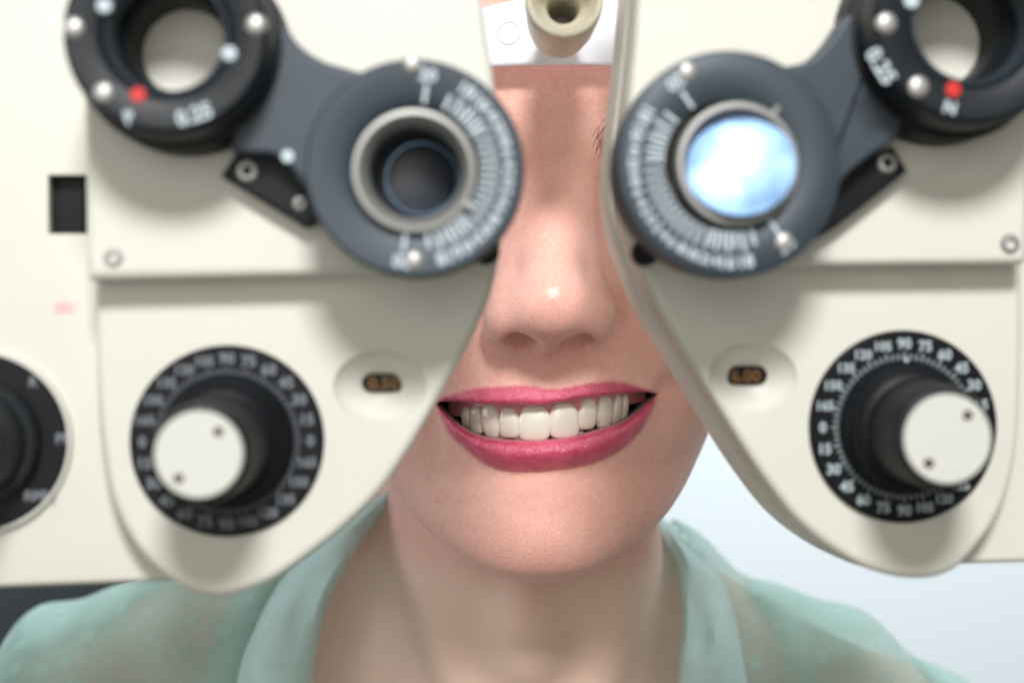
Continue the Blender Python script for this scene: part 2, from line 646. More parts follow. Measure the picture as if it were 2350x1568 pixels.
# auxiliary dial cut by the picture's edge
c = LP(-52, 1015, -8)
px = mmpx(-52, -8)
ax = lathe('auxiliary_dial', c, [(0, -0.0075), (204 * px, -0.0075), (209 * px, -0.008), (209 * px, -0.0095)], M['black'], pho, 128)
lathe('bezel', c, [(207 * px, -0.0088), (209.5 * px, -0.0072), (216 * px, -0.0072), (219 * px, -0.0088), (219 * px, -0.0095)], M['cream_knob'], ax, 128)
lathe('knob', c, [(150 * px, -0.0078), (150 * px, -0.004), (142 * px, -0.003), (128 * px, -0.003), (124 * px, -0.001), (120 * px, 0.008), (112 * px, 0.0095),
                  (98 * px, 0.0095), (94 * px, 0.020), (80 * px, 0.021), (0, 0.021)], M['dark'], ax, 96)
pr = Print()
for (s, u, v, sz) in (('R', 77, 877, 3.0), ('PF', 144, 1007, 3.2), ('RMH', 90, 1138, 3.2)):
    q = LP(u, v, -7.4)
    pr.text(s, q[0], q[1], sz * 0.001, 0, -0.00742)
pr.build('lettering', M['dim'], ax)
SH[:] = [0.0, 0.0, 0.0]


# ---- rotary prism assemblies
def ellipse_pts(u, v, r, n=64): return [(u + r * math.cos(2 * PI * k / n), v + r * math.sin(2 * PI * k / n)) for k in range(n)]


def prism_unit(ring_px, ring_r, rotor_px, rotor_r, arm_pts, br_pts, br_screws, flip, scale_mid, ring_screws, rotor_screws, dots, texts, lens_mat, lens_tilt,
               bezel_px, bezel_r):
    mm = 0.001
    # carrier arm
    arm = plate('carrier_arm', LPs(catmull(arm_pts, 4), 20), 12 * mm, 20 * mm, 1.0 * mm, M['blue'], pho, 0.5 * mm)
    br = plate('lever_bracket', LPs(lin_dense(br_pts), 14), 8.9 * mm, 14 * mm, 0.7 * mm, M['black'], pho)
    for (u, v, r) in br_screws:
        screw('screw', LP(u, v, 14), 14 * mm, r * mmpx(u, 14), M['silver'], br)
    # ring
    u, v = ring_px
    h = 30.0
    c = LP(u, v, h)
    R = ring_r * mmpx(u, h)
    cb = LP(*bezel_px, h)
    rb = bezel_r * mmpx(u, h)
    ring = lathe('prism_ring', c, [(rb * 1.04, 18 * mm), (rb * 1.04, 28.6 * mm), (rb * 1.10, 29.2 * mm), (rb * 1.22, 29.9 * mm), (R * 0.965, 30 * mm), (R * 0.99, 29.6 * mm), (R, 28.8 * mm),
                                   (R, 22 * mm), (R * 0.96, 21 * mm), (R * 0.96, 12.5 * mm), (rb * 1.04, 12.5 * mm)], M['blue'], pho, 128)
    bz = lathe('lens_bezel', cb, [(rb, 27 * mm), (rb, 30.2 * mm), (rb * 0.97, 31.2 * mm), (rb * 0.90, 31.3 * mm), (rb * 0.80, 29.4 * mm), (rb * 0.745, 27.4 * mm),
                                  (rb * 0.735, 26 * mm)], M['silver'], ring, 128)
    lathe('lens_tube', cb, [(rb * 0.99, 27.2 * mm), (rb * 0.738, 26.4 * mm), (rb * 0.72, 24 * mm), (rb * 0.70, 10.4 * mm), (rb * 0.55, 9.4 * mm), (0, 9.2 * mm)], M['tube'], ring, 96)
    lens_mat(ring, cb, rb)
    # nonlinear prism scale, 20 .. 0 .. 20
    tk, nm = Print(), Print()
    for k in range(-20, 21):
        a = math.radians(scale_mid) + math.asin(k / 20.0)
        long = k % 2 == 0
        if long or abs(k) > 12:
            tk.bar(c[0], c[1], a, R * 0.595, R * (0.77 if long else 0.74), 0.75 * mm if abs(k) > 15 else 0.6 * mm, 30.05 * mm)
        if 0:
            a2 = math.radians(scale_mid) + math.asin((k + 0.5) / 20.0)
            tk.bar(c[0], c[1], a2, R * 0.66, R * 0.77, 0.26 * mm, 30.05 * mm)
        if long:
            nm.text(str(abs(k)), c[0] + R * 0.86 * math.cos(a), c[1] + R * 0.86 * math.sin(a), (3.6 if abs(k) >= 16 else 2.9) * mm, a - PI / 2 if not flip else a + PI / 2, 30.06 * mm)
    tk.build('scale_marks', M['white'], ring)
    nm.build('numerals', M['white'], ring)
    pt = Print()
    pa = math.radians(scale_mid - 24 if not flip else scale_mid + 200)
    pt.bar(cb[0], cb[1], pa, rb * 0.93, rb * 1.12, 0.9 * mm, 31.0 * mm, 0.0003)
    pt.build('pointer', M['silver'], ring)
    for (su, sv) in ring_screws:
        screw('ring_screw', LP(su, sv, h), 30 * mm, 22 * mmpx(su, h), M['steel'], ring, False)
    # rotor drum
    u, v = rotor_px
    h = 32.0
    c2 = LP(u, v, h)
    q = mmpx(u, h)
    R2 = rotor_r * q
    rot = lathe('loupe_drum', c2, [(R2 * 0.47, 8.9 * mm), (R2 * 0.47, 19 * mm), (R2 * 0.50, 22.5 * mm), (R2 * 0.60, 25 * mm), (R2 * 0.605, 30.4 * mm), (R2 * 0.64, 31.6 * mm), (R2 * 0.67, 32 * mm),
                                   (R2 * 0.93, 32 * mm), (R2 * 0.985, 31 * mm), (R2, 29.6 * mm), (R2, 22 * mm), (R2 * 0.93, 21 * mm), (R2 * 0.93, 19 * mm),
                                   (R2 * 1.0, 18 * mm), (R2 * 1.0, 8 * mm), (R2 * 0.97, 8.9 * mm)], M['dark'], pho, 128)
    lathe('drum_gap_shade', c2, [(R2 * 0.9, 20.5 * mm), (R2 * 1.05, 20 * mm), (R2 * 1.07, 19 * mm), (R2 * 1.07, 9.05 * mm)], M['black'], rot, 96)  # black collar added to paint the shade in the gap between drum and arm
    lathe('bore_ring', c2, [(R2 * 0.59, 27 * mm), (R2 * 0.60, 30.6 * mm), (R2 * 0.575, 30.9 * mm), (R2 * 0.54, 29.0 * mm), (R2 * 0.54, 26 * mm)], M['blue'], rot, 96)
    for (su, sv) in rotor_screws:
        screw('drum_screw', LP(su, sv, h), 32 * mm, 25 * mmpx(su, h), M['steel'], rot, False)
    for (su, sv, mk, r) in dots:
        lathe('index_dot', LP(su, sv, h), [(0, 32.25 * mm), (r * q * 0.85, 32.22 * mm), (r * q, 32.0 * mm), (r * q, 31.0 * mm)], M[mk], rot, 24)
    tp = Print()
    for (s, su, sv, sz, ang) in texts:
        qq = LP(su, sv, h)
        tp.text(s, qq[0], qq[1], sz * mm, math.radians(ang), 32.1 * mm)
    tp.build('numerals', M['white'], rot)
    return ring, rot, arm


def glass(name, tint, rough, spec_tint=None):
    m = bpy.data.materials.new(name)
    m.use_nodes = True
    b = m.node_tree.nodes['Principled BSDF']
    b.inputs['Base Color'].default_value = (*tint, 1)
    b.inputs['Roughness'].default_value = rough
    b.inputs['Specular IOR Level'].default_value = 0.5
    b.inputs['IOR'].default_value = 1.5
    if spec_tint:
        b.inputs['Specular Tint'].default_value = (*spec_tint, 1)
    return m


M['lens_dark'] = glass('coated_lens', (0.020, 0.026, 0.036), 0.36)
M['lens_dark'].node_tree.nodes['Principled BSDF'].inputs['Specular IOR Level'].default_value = 0.5
M['lens_rim'] = mat('lens_rim_glint', (0.16, 0.28, 0.42), 0.25, metal=0.6)  # blue of the highlight arcs on the lens edge, put into the rim colour
M['lens_blue'] = glass('blue_coated_lens', (0.05, 0.10, 0.20), 0.26, (0.45, 0.7, 1.0))
_nt = M['lens_blue'].node_tree
_b = _nt.nodes['Principled BSDF']
_tc = _nt.nodes.new('ShaderNodeTexCoord')
_n = _nt.nodes.new('ShaderNodeTexNoise')
_n.inputs['Scale'].default_value = 95
_n.inputs['Detail'].default_value = 2
_nt.links.new(_tc.outputs['Object'], _n.inputs['Vector'])
_m = _nt.nodes.new('ShaderNodeMapRange')
_m.inputs[1].default_value, _m.inputs[2].default_value = 0.38, 0.62
_m.inputs[3].default_value, _m.inputs[4].default_value = 0.6, 1.6
_nt.links.new(_n.outputs['Fac'], _m.inputs[0])
_nt.links.new(_m.outputs[0], _b.inputs['Specular IOR Level'])


def lens_disc(name, ring, c, r, h, sag, tilt_x, tilt_z, m, n=48, rings=10):
    """shallow convex lens, tilted like the face of a prism"""
    V, F = [(c[0], -(h + sag), c[1])], []
    for i in range(1, rings + 1):
        t = i / rings
        for k in range(n):
            a = 2 * PI * k / n
            x, z = r * t * math.cos(a), r * t * math.sin(a)
            hh = h + sag * (1 - t * t) + math.tan(tilt_z) * z * -1 + math.tan(tilt_x) * x * -1
            V.append((c[0] + x, -hh, c[1] + z))
    for k in range(n):
        F.append((0, 1 + (k + 1) % n, 1 + k))
    for i in range(rings - 1):
        for k in range(n):
            a, b = 1 + i * n + k, 1 + i * n + (k + 1) % n
            F.append((a, b, b + n, a + n))
    # rim closing the back
    base = 1 + (rings - 1) * n
    b2 = len(V)
    for k in range(n):
        a = 2 * PI * k / n
        x, z = r * math.cos(a), r * math.sin(a)
        hh = h - 0.006
        V.append((c[0] + x, -hh, c[1] + z))
    for k in range(n):
        F.append((base + k, base + (k + 1) % n, b2 + (k + 1) % n, b2 + k))
    F.append(tuple(range(b2, b2 + n)))
    o = obj(name, V, F, m, ring, 30)
    return fix_normals(o)


def lens_left(ring, cb, rb):
    lens_disc('lens', ring, cb, rb * 0.70, 0.014, 0.0012, 0.0, 0.0, M['lens_dark'])
    lathe('lens_edge', (cb[0] + rb * 0.06, cb[1]), [(rb * 0.61, 0.0150), (rb * 0.605, 0.0158), (rb * 0.59, 0.0158), (rb * 0.585, 0.0150)], M['lens_rim'], ring, 96)


def lens_right(ring, cb, rb):
    # normal that mirrors the key lamp into the lens
    P = world(cb[0], 0.026, cb[1])
    v1 = (Vector((0, CAM_Y, 0)) - P).normalized()
    v2 = (Vector(KEY) - P).normalized()
    nn = (v1 + v2).normalized()
    lx, lh, lz = nn.dot(Vector((CA, SA, 0))), nn.dot(Vector((SA, -CA, 0))), nn.z
    lens_disc('lens', ring, (cb[0], cb[1] + 0.0006), rb * 0.885, 0.0308, 0.0005, math.atan2(lx, lh), math.atan2(lz, lh), M['lens_blue'])


SH[:] = [-0.09, 0.0, 0.031]
prism_unit((952, 385), 253, (380, 75), 240,
           [(530, -60), (640, 40), (685, 100), (740, 138), (805, 158), (880, 190), (805, 252), (758, 335), (752, 430), (785, 505), (740, 490), (700, 430), (640, 360), (560, 350), (530, 330), (560, 200), (575, 90), (555, 0)],
           [(507, 402), (547, 345), (640, 350), (745, 430), (752, 500), (702, 521)], [(551, 392, 26), (672, 466, 17)], False, -8,
           [(945, 145), (950, 597)], [(588, 55), (238, 212), (170, 62)],
           [(527, 122, 'white', 18), (240, 12, 'white', 18), (318, 217, 'red', 18)],
           [('P', 297, 268, 3.6, 20), ('0.25', 445, 262, 4.2, 18)], lens_left, 0, (950, 392), 144)
SH[:] = [0.0, 0.0, 0.0]
prism_unit((1678, 376), 258, (2238, 48), 232,
           [(2060, -60), (1950, 30), (1905, 92), (1855, 138), (1795, 155), (1745, 190), (1828, 252), (1874, 335), (1880, 430), (1872, 470), (1905, 455), (1945, 402), (2005, 352), (2070, 300), (2050, 180), (2035, 90), (2050, 0)],
           [(1880, 440), (1950, 380), (2050, 335), (2083, 392), (1926, 516), (1880, 545)], [(2035, 374, 24)], True, 215,
           [(1578, 163), (1800, 555)], [(2035, 52), (2108, 198)],
           [(2092, 0, 'white', 18), (2188, 205, 'red', 18)],
           [('N', 2180, 246, 3.6, -15), ('0.25', 2022, 150, 4.6, -58)], lens_right, 0, (1692, 377), 142)
# white index dot on the carrier arm, small thumb screws below the rings
lathe('index_dot', LP(660, 358, 20), [(0, 0.0203), (15 * mmpx(660, 20), 0.0202), (16 * mmpx(660, 20), 0.0195)], M['white'], pho, 24)
lathe('thumb_screw', LP(1118, 578, 12), [(0, 0.0125), (0.0022, 0.0125), (0.0027, 0.012), (0.0027, 0.0088)], M['black'], pho, 24)
lathe('thumb_screw', LP(1482, 580, 12), [(0, 0.0125), (0.0024, 0.0125), (0.0029, 0.012), (0.0029, 0.0088)], M['black'], pho, 24)

# ---- forehead rest: clear-white curved band and its ivory knob
def frosted():
    m = bpy.data.materials.new('frosted_white_plastic')
    m.use_nodes = True
    b = m.node_tree.nodes['Principled BSDF']
    b.inputs['Base Color'].default_value = (0.80, 0.80, 0.86, 1)
    b.inputs['Roughness'].default_value = 0.16
    b.inputs['Subsurface Weight'].default_value = 0.4
    b.inputs['Subsurface Radius'].default_value = (0.003, 0.003, 0.003)
    b.inputs['Subsurface Scale'].default_value = 0.6
    nt = m.node_tree
    tc = nt.nodes.new('ShaderNodeTexCoord')
    n2 = nt.nodes.new('ShaderNodeTexNoise')
    n2.inputs['Scale'].default_value = 160
    nt.links.new(tc.outputs['Object'], n2.inputs['Vector'])
    bp = nt.nodes.new('ShaderNodeBump')
    bp.inputs['Strength'].default_value = 0.35
    bp.inputs['Distance'].default_value = 0.0006
    nt.links.new(n2.outputs['Fac'], bp.inputs['Height'])
    nt.links.new(bp.outputs['Normal'], b.inputs['Normal'])
    return m


M['frost'] = frosted()


def to_pho(p_mm):
    p = Vector((p_mm[0], p_mm[1], p_mm[2])) * 0.001 - ORI
    return (p.dot(Vector((CA, SA, 0))), -p.dot(Vector((SA, -CA, 0))), p.z)


def band_y(x):          # millimetres; hugs the forehead with a small gap
    return -8.5 + 0.0085 * (x - 10) ** 2


xs = np.linspace(-46, 66, 57)
prof = []
for k in range(9):
    t = k / 8
    prof.append(t)
V, F = [], []
for x in xs:
    y = band_y(x)
    zb = 75.6 + (x - 10) * 0.012 + 0.05
    zt = 94.0 + (x - 10) * 0.16
    loop = [(y + 0.5, zb), (y - 0.2, zb - 0.35), (y - 0.9, zb), (y - 1.1, zb + 0.8), (y - 1.1, (zb + zt) / 2), (y - 1.1, zt - 0.8), (y - 0.9, zt), (y - 0.2, zt + 0.35),
            (y + 0.5, zt), (y + 0.7, zt - 0.8), (y + 0.7, zb + 0.8)]
    V += [to_pho((x, a, b)) for a, b in loop]
L = 11
for i in range(len(xs) - 1):
    for k in range(L):
        F.append((i * L + k, (i + 1) * L + k, (i + 1) * L + (k + 1) % L, i * L + (k + 1) % L))
F.append(tuple(range(L)))
F.append(tuple(range((len(xs) - 1) * L, len(xs) * L))[::-1])
fr = fix_normals(obj('forehead_rest', V, F, M['frost'], pho, 50))


def torus_on_band(u, v, r_mm, t_mm, name):
    p = P3(u, v, -9)
    V, F = [], []
    n, mseg = 40, 8
    for i in range(n):
        a = 2 * PI * i / n
        for k in range(mseg):
            b = 2 * PI * k / mseg
            rr_ = r_mm + t_mm * math.cos(b)
            x, z = p[0] + rr_ * math.cos(a), p[2] + rr_ * math.sin(a)
            V.append(to_pho((x, band_y(x) - 1.1 - t_mm * 0.8 * math.sin(b), z)))
    for i in range(n):
        for k in range(mseg):
            F.append((i * mseg + k, ((i + 1) % n) * mseg + k, ((i + 1) % n) * mseg + (k + 1) % mseg, i * mseg + (k + 1) % mseg))
    return fix_normals(obj(name, V, F, M['frost'], fr, 60))


torus_on_band(1168, 74, 3.0, 0.28, 'moulded_ring')
tx = Print()
tV, tF = text_mesh('>PS<')
p0 = P3(1262, 137, -9)
V = []
for a, b in tV * 2.2:
    x = p0[0] - 4 + a
    V.append(to_pho((x, band_y(x) - 1.16, p0[2] - 0.3 + b)))
obj('moulded_lettering', V, tF, M['frost'], fr, None)


def knob_along_y(name, x, z, prof, m, parent, n=64):
    V, F = [], []
    for i in range(n):
        a = 2 * PI * i / n
        for r, y, dz in prof:
            V.append(to_pho((x + r * math.cos(a), y, z + dz + r * math.sin(a))))
    L = len(prof)
    for i in range(n):
        j = (i + 1) % n
        for k in range(L - 1):
            F.append((i * L + k, j * L + k, j * L + k + 1, i * L + k + 1))
    return fix_normals(obj(name, V, F, m, parent, 35))


kx = (1290 - 1175) * K * 365
knob_along_y('rest_knob', kx + 0.6, 81.0, [(0.01, -26, 0), (3.6, -26, 0), (3.9, -54, 0), (4.6, -56, 0), (6.0, -58, 0), (6.8, -63, 0), (8.0, -65.5, 0), (8.9, -65.0, 0), (9.3, -63, 0), (9.3, -57, 0), (9.0, -50, 0),
                                     (8.6, -38, 0.2), (7.8, -27, 0.6), (6.4, -19, 1.0), (4.2, -13.5, 1.2), (2.6, -10.5, 1.2), (0.01, -9.0, 1.2)], M['ivory'], pho)

# ================================================================ the person, one continuous body
def smin(a, b, k):
    h = np.maximum(k - np.abs(a - b), 0.0) / k
    return np.minimum(a, b) - h * h * k * 0.25


def smax(a, b, k): return -smin(-a, -b, k)


def ell(p, c, r):
    q = p - np.array(c)
    r = np.array(r, float)
    k0 = np.linalg.norm(q / r, axis=1)
    k1 = np.linalg.norm(q / (r * r), axis=1) + 1e-9
    return k0 * (k0 - 1.0) / k1


def cap(p, a, b, ra, rb):
    a, b = np.array(a, float), np.array(b, float)
    ba = b - a
    t = np.clip((p - a) @ ba / (ba @ ba), 0, 1)
    return np.linalg.norm(p - a - t[:, None] * ba, axis=1) - (ra + (rb - ra) * t)


def spl(xk, yk):
    xk, yk = np.array(xk, float), np.array(yk, float)
    m = np.gradient(yk, xk)
    def f(x):
        x = np.clip(x, xk[0], xk[-1])
        i = np.clip(np.searchsorted(xk, x) - 1, 0, len(xk) - 2)
        h = xk[i + 1] - xk[i]
        t = (x - xk[i]) / h
        return ((2 * t ** 3 - 3 * t ** 2 + 1) * yk[i] + (t ** 3 - 2 * t ** 2 + t) * h * m[i] +
                (-2 * t ** 3 + 3 * t ** 2) * yk[i + 1] + (t ** 3 - t ** 2) * h * m[i + 1])
    return f


prof_f = spl([-70, -66, -62, -56, -50, -44, -38, -32, -24, -14, -3, 10, 30, 45, 55, 66, 80, 100, 120, 140, 152],
             [22, 12, 5.5, 1.8, 1.2, 3.4, 5.6, 4.2, 2.0, 1.2, 1.5, 2.5, 4.0, 3.0, 0.5, -0.5, 1.0, 8, 24, 55, 85])
wid_f = spl([-70, -66, -63, -60, -56, -52, -44, -33, -15, 0, 20, 45, 80, 110, 130, 145, 152],
            [4, 14, 20, 25, 31, 36.5, 44.5, 51.5, 58.5, 62, 65, 66, 67, 64, 54, 34, 10])
yc_f = spl([-70, -60, -50, -40, -25, 0, 60, 152], [24, 28, 44, 60, 76, 84, 95, 95])


def xmid(z): return 10.0 + 0.035 * np.clip(z, -80, 60)


def ylip(X):
    q = np.clip(np.abs(X) / 58.0, 0, 0.95)
    return 0.5 + 79 * (1 - (1 - q ** 2.2) ** 0.4545)


def mouth_pts(pts):
    out = []
    for cx, cy in pts:
        u, v = (1050 + cx * 0.25532) / 1.06681, (900 + cy * 0.25532) / 1.06681
        y = 0.0
        for _ in range(4):
            p = P3(u, v, y)
            y = float(ylip(np.array([p[0] - 10.0]))[0]) - 1.5
        out.append((p[0], p[2]))
    return np.array(out)


UP_OUT = [(60, 345), (150, 278), (290, 238), (440, 203), (640, 190), (850, 178), (1000, 188), (1110, 210), (1190, 214), (1280, 206), (1400, 185), (1500, 165), (1700, 140), (1850, 145),
          (2000, 183), (2120, 222), (2205, 265)]
UP_IN = [(60, 345), (200, 330), (330, 336), (500, 354), (700, 360), (900, 362), (1060, 370), (1150, 360), (1300, 332), (1450, 305), (1600, 285), (1800, 262), (1950, 246), (2100, 243), (2205, 265)]
LO_IN = [(60, 345), (150, 440), (260, 540), (400, 628), (540, 680), (700, 702), (880, 714), (1000, 714), (1150, 704), (1300, 690), (1450, 657), (1600, 615), (1800, 555), (1950, 475), (2080, 370), (2205, 265)]
LO_OUT = [(60, 345), (80, 420), (140, 545), (200, 650), (330, 775), (450, 880), (600, 970), (760, 1012), (950, 1020), (1150, 1006), (1400, 975), (1650, 912), (1850, 805), (2000, 668), (2100, 520), (2170, 370), (2205, 265)]
c_uo, c_ui = catmull(UP_OUT, 4, False), catmull(UP_IN, 4, False)
c_li, c_lo = catmull(LO_IN, 4, False), catmull(LO_OUT, 4, False)
POLY_OUT = mouth_pts(np.vstack([c_uo, c_lo[::-1][1:-1]]))
POLY_IN = mouth_pts(np.vstack([c_ui, c_li[::-1][1:-1]]))


def sdpoly(P, x, z):
    """signed distance to a closed polygon in the (x, z) plane, negative inside"""
    d = np.full(x.shape, 1e9)
    s = np.zeros(x.shape, bool)
    N = len(P)
    for i in range(N):
        a, b = P[i - 1], P[i]
        e = b - a
        wx, wz = x - a[0], z - a[1]
        t = np.clip((wx * e[0] + wz * e[1]) / (e @ e + 1e-12), 0, 1)
        d = np.minimum(d, (wx - e[0] * t) ** 2 + (wz - e[1] * t) ** 2)
        c = ((a[1] <= z) & (b[1] > z)) | ((b[1] <= z) & (a[1] > z))
        xi = a[0] + (z - a[1]) / (e[1] if abs(e[1]) > 1e-12 else 1e-12) * e[0]
        s ^= c & (x < xi)
    return np.where(s, -1, 1) * np.sqrt(d)


def f_face(p):
    z = p[:, 2]
    X = p[:, 0] - xmid(z)
    aX = np.abs(X)
    y = p[:, 1]
    q = np.stack([X, y, z], 1)
    qs = np.stack([aX, y, z], 1)
    tz = np.clip((-36 - z) / 24, 0, 1)
    zz = np.clip(z + 2.8 * tz * tz * (3 - 2 * tz), -70, 152)
    W, pf, yc = wid_f(zz), prof_f(zz), yc_f(zz)
    D = np.where(y < yc, yc - pf, 178 - yc)
    n = 2.25
    s = ((aX / W) ** n + (np.abs(y - yc) / np.maximum(D, 5)) ** n) ** (1 / n)
    r = np.sqrt(X * X + (y - yc) ** 2)
    f = r * (1 - 1 / np.maximum(s, 1e-3))
    f = np.where(s < 0.05, -20, f) * 0.9
    f = np.maximum(f, z - 151)
    under = (-69.3 + 0.42 * np.maximum(y - 14, -20) - z) * 0.92
    f = smax(f, under, 14)
    # smiling cheeks, brow
    f = smin(f, ell(qs, (41, 33, 4), (19, 19, 23)), 14)
    f = smin(f, cap(qs, (12, 9, 57), (44, 20, 58), 7, 6), 10)
    # eye sockets
    f = smax(f, -ell(qs, (31, 0, 39), (15, 15, 11)), 12)
    f = smin(f, ell(qs, (31, 20, 38), (14, 13, 12)), 5)
    f = smax(f, -ell(qs, (18.5, 3, 40), (4.5, 7, 5)), 6)
    # chin pad
    f = smin(f, ell(q, (0, 12.6, -55.5), (15, 13, 11)), 12)
    # nose
    nose = cap(q, (0, 10.5, 46), (0, -1.2, 28), 7.6, 7.8)
    nose = smin(nose, cap(q, (0, -1.2, 28), (0.3, -13.2, 11.5), 7.8, 8.6), 5)
    nose = smin(nose, ell(q, (0.4, -13.8, 9.2), (10.2, 9.0, 8.4)), 6)
    nose = smin(nose, cap(qs, (5, 7, 36), (9.5, 0, 11), 6.0, 6.4), 7)
    nose = smin(nose, ell(qs, (12.4, -4.4, 6.2), (5.4, 9.4, 6.6)), 8.0)
    nose = smin(nose, cap(q, (0, -13, 3.2), (0, -2.0, -0.4), 3.4, 3.6), 3.0)
    f = smin(f, nose, 5.0)
    # alar groove, nostrils
    f = smax(f, -ell(qs, (19.4, 1.5, 8.5), (2.2, 4.5, 6)), 3.0)
    f = smax(f, -ell(qs, (8.0, -6.6, -0.1), (4.5, 9.2, 3.9)), 1.0)
    f = smax(f, -cap(qs, (7.9, -5.5, 0.8), (6.4, 5, 15), 3.4, 3.2), 1.0)
    # philtrum
    f = smax(f, -cap(q, (0.5, -3.6, -6), (0.6, -3.9, -11), 1.7, 2.1), 4.0)
    # folds beside the mouth
    f = smax(f, -cap(np.stack([q[:, 0], y, z], 1), (36.5, 11.5, -14), (36.5, 13.0, -31), 2.6, 1.2), 7)
    f = smax(f, -cap(np.stack([q[:, 0], y, z], 1), (-33.5, 10.5, -21), (-34.0, 13.0, -39), 2.6, 1.2), 7)
    # lips
    near = (np.abs(z + 22) < 26) & (aX < 48) & (y < 60)
    if near.any():
        i = np.nonzero(near)[0]
        x_, z_ = p[i, 0], z[i]
        do = sdpoly(POLY_OUT, x_, z_)
        di = sdpoly(POLY_IN, x_, z_)
        t = np.clip(-do / (np.maximum(-do, 0) + np.maximum(di, 0) + 1e-6), 0, 1)
        t = np.where(do > 0, 0, t)
        lower = z_ < (-15.2 - 7.5 * np.clip(1 - ((x_ - 10) / 32) ** 2, 0, 1))
        A = np.where(lower, 3.5, 1.7)
        taper = np.clip(1 - (np.abs(x_ - 10) / 33) ** 3, 0, 1)
        width = np.maximum(-do, 0) + np.maximum(di, 0)
        bul = A * np.sin(np.clip(t, 0, 1) * PI * np.where(lower, 0.93, 0.62)) ** 0.85 * taper * np.clip(width / 4.0, 0.0, 1)
        edge = 0.5 * np.exp(-((do + 0.1) / 0.9) ** 2) * taper
        g = f[i] - bul - edge * 0.6
        hole = np.maximum(di, y[i] - 46)
        g = smax(g, -hole, 1.7)
        f = f.copy()
        f[i] = g
    return f


def f_torso(p):
    q = p - np.array([-8.0, 0, 0])
    qs = np.stack([np.abs(q[:, 0]), q[:, 1], q[:, 2]], 1)
    f = ell(q, (0, 122, -225), (140, 62, 125))
    q[:, 2] += np.clip(q[:, 0], -40, 140) * 0.09 + 2.5
    qs = np.stack([np.abs(q[:, 0]), q[:, 1], q[:, 2]], 1)
    f = smin(f, cap(qs, (30, 120, -118), (128, 122, -135), 24, 29), 26)
    f = smin(f, cap(qs, (26, 128, -66), (104, 126, -107), 20, 21), 24)
    f = smin(f, cap(qs, (140, 125, -138), (156, 118, -290), 36, 32), 25)
    return f


def f_neck(p):
    q = p - np.array([4.7, 0, 0])
    y0 = 98 - 0.10 * (p[:, 2] + 60)
    r = np.sqrt((q[:, 0] / 45.0) ** 2 + ((p[:, 1] - y0) / 46.0) ** 2)
    f = (r - 1) * 44
    f = np.maximum(f, p[:, 2] - 20)
    f = np.maximum(f, -165 - p[:, 2])
    qs = np.stack([np.abs(q[:, 0]), q[:, 1], q[:, 2]], 1)
    f = smin(f, cap(qs, (36, 88, -40), (12, 55, -150), 8, 6.5), 8)
    f = smin(f, ell(q, (0, 56, -92), (8, 8, 14)), 12)
    return f


def f_body(p):
    f = f_face(p)
    f = smin(f, f_neck(p), 9)
    f = smin(f, f_torso(p), 22)
    f = smin(f, ear(p), 4)
    return f


def ear(p):
    X = p[:, 0] - xmid(p[:, 2])
    qs = np.stack([np.abs(X), p[:, 1], p[:, 2]], 1)
    e = ell(qs, (68, 104, 22), (6, 15, 28))
    return smax(e, -ell(qs, (75, 100, 24), (6, 9, 18)), 4)


def f_cut(p): return np.maximum(f_body(p), -262 - p[:, 2])


def axis(segs):
    out = [segs[0][0]]
    for a, b, s in segs:
        n = int(round((b - a) / s))
        out += list(a + (b - a) * (np.arange(n) + 1) / n)
    return np.array(out, float)


def eval_sparse(f, xs, ys, zs, step=5, margin=1.0):
    """evaluate only near the surface"""
    nx, ny, nz = len(xs), len(ys), len(zs)
    F = np.full((nx, ny, nz), np.nan, np.float32)
    bx, by, bz = [np.arange(0, n, step) for n in (nx, ny, nz)]
    ctr = lambda a, b: np.array([(a[i] + a[min(i + step, len(a) - 1)]) / 2 for i in b])
    rad = lambda a, b: np.array([(a[min(i + step, len(a) - 1)] - a[i]) / 2 for i in b])
    cx, cy, cz = ctr(xs, bx), ctr(ys, by), ctr(zs, bz)
    rx, ry, rz = rad(xs, bx), rad(ys, by), rad(zs, bz)
    G = np.stack(np.meshgrid(cx, cy, cz, indexing='ij'), -1).reshape(-1, 3)
    Rr = np.sqrt((rx ** 2)[:, None, None] + (ry ** 2)[None, :, None] + (rz ** 2)[None, None, :]).reshape(-1)
    fc = f(G)
    sgn = fc.reshape(len(bx), len(by), len(bz))
    act = (np.abs(fc) < Rr * 1.5 + margin + 1.5).reshape(sgn.shape)
    # fill signs
    for i, ix in enumerate(bx):
        sl_ = F[ix:ix + step]
        row = np.repeat(np.repeat(sgn[i], step, 0)[:ny], step, 1)[:, :nz]
        sl_[:] = row[None]
    I = np.argwhere(act)
    o = np.stack(np.meshgrid(np.arange(step), np.arange(step), np.arange(step), indexing='ij'), -1).reshape(-1, 3)
    CH = 4000
    for s in range(0, len(I), CH):
        idx = (I[s:s + CH, None, :] * step + o[None]).reshape(-1, 3)
        ok = (idx[:, 0] < nx) & (idx[:, 1] < ny) & (idx[:, 2] < nz)
        idx = idx[ok]
        P = np.stack([xs[idx[:, 0]], ys[idx[:, 1]], zs[idx[:, 2]]], 1)
        F[idx[:, 0], idx[:, 1], idx[:, 2]] = f(P)
    return F


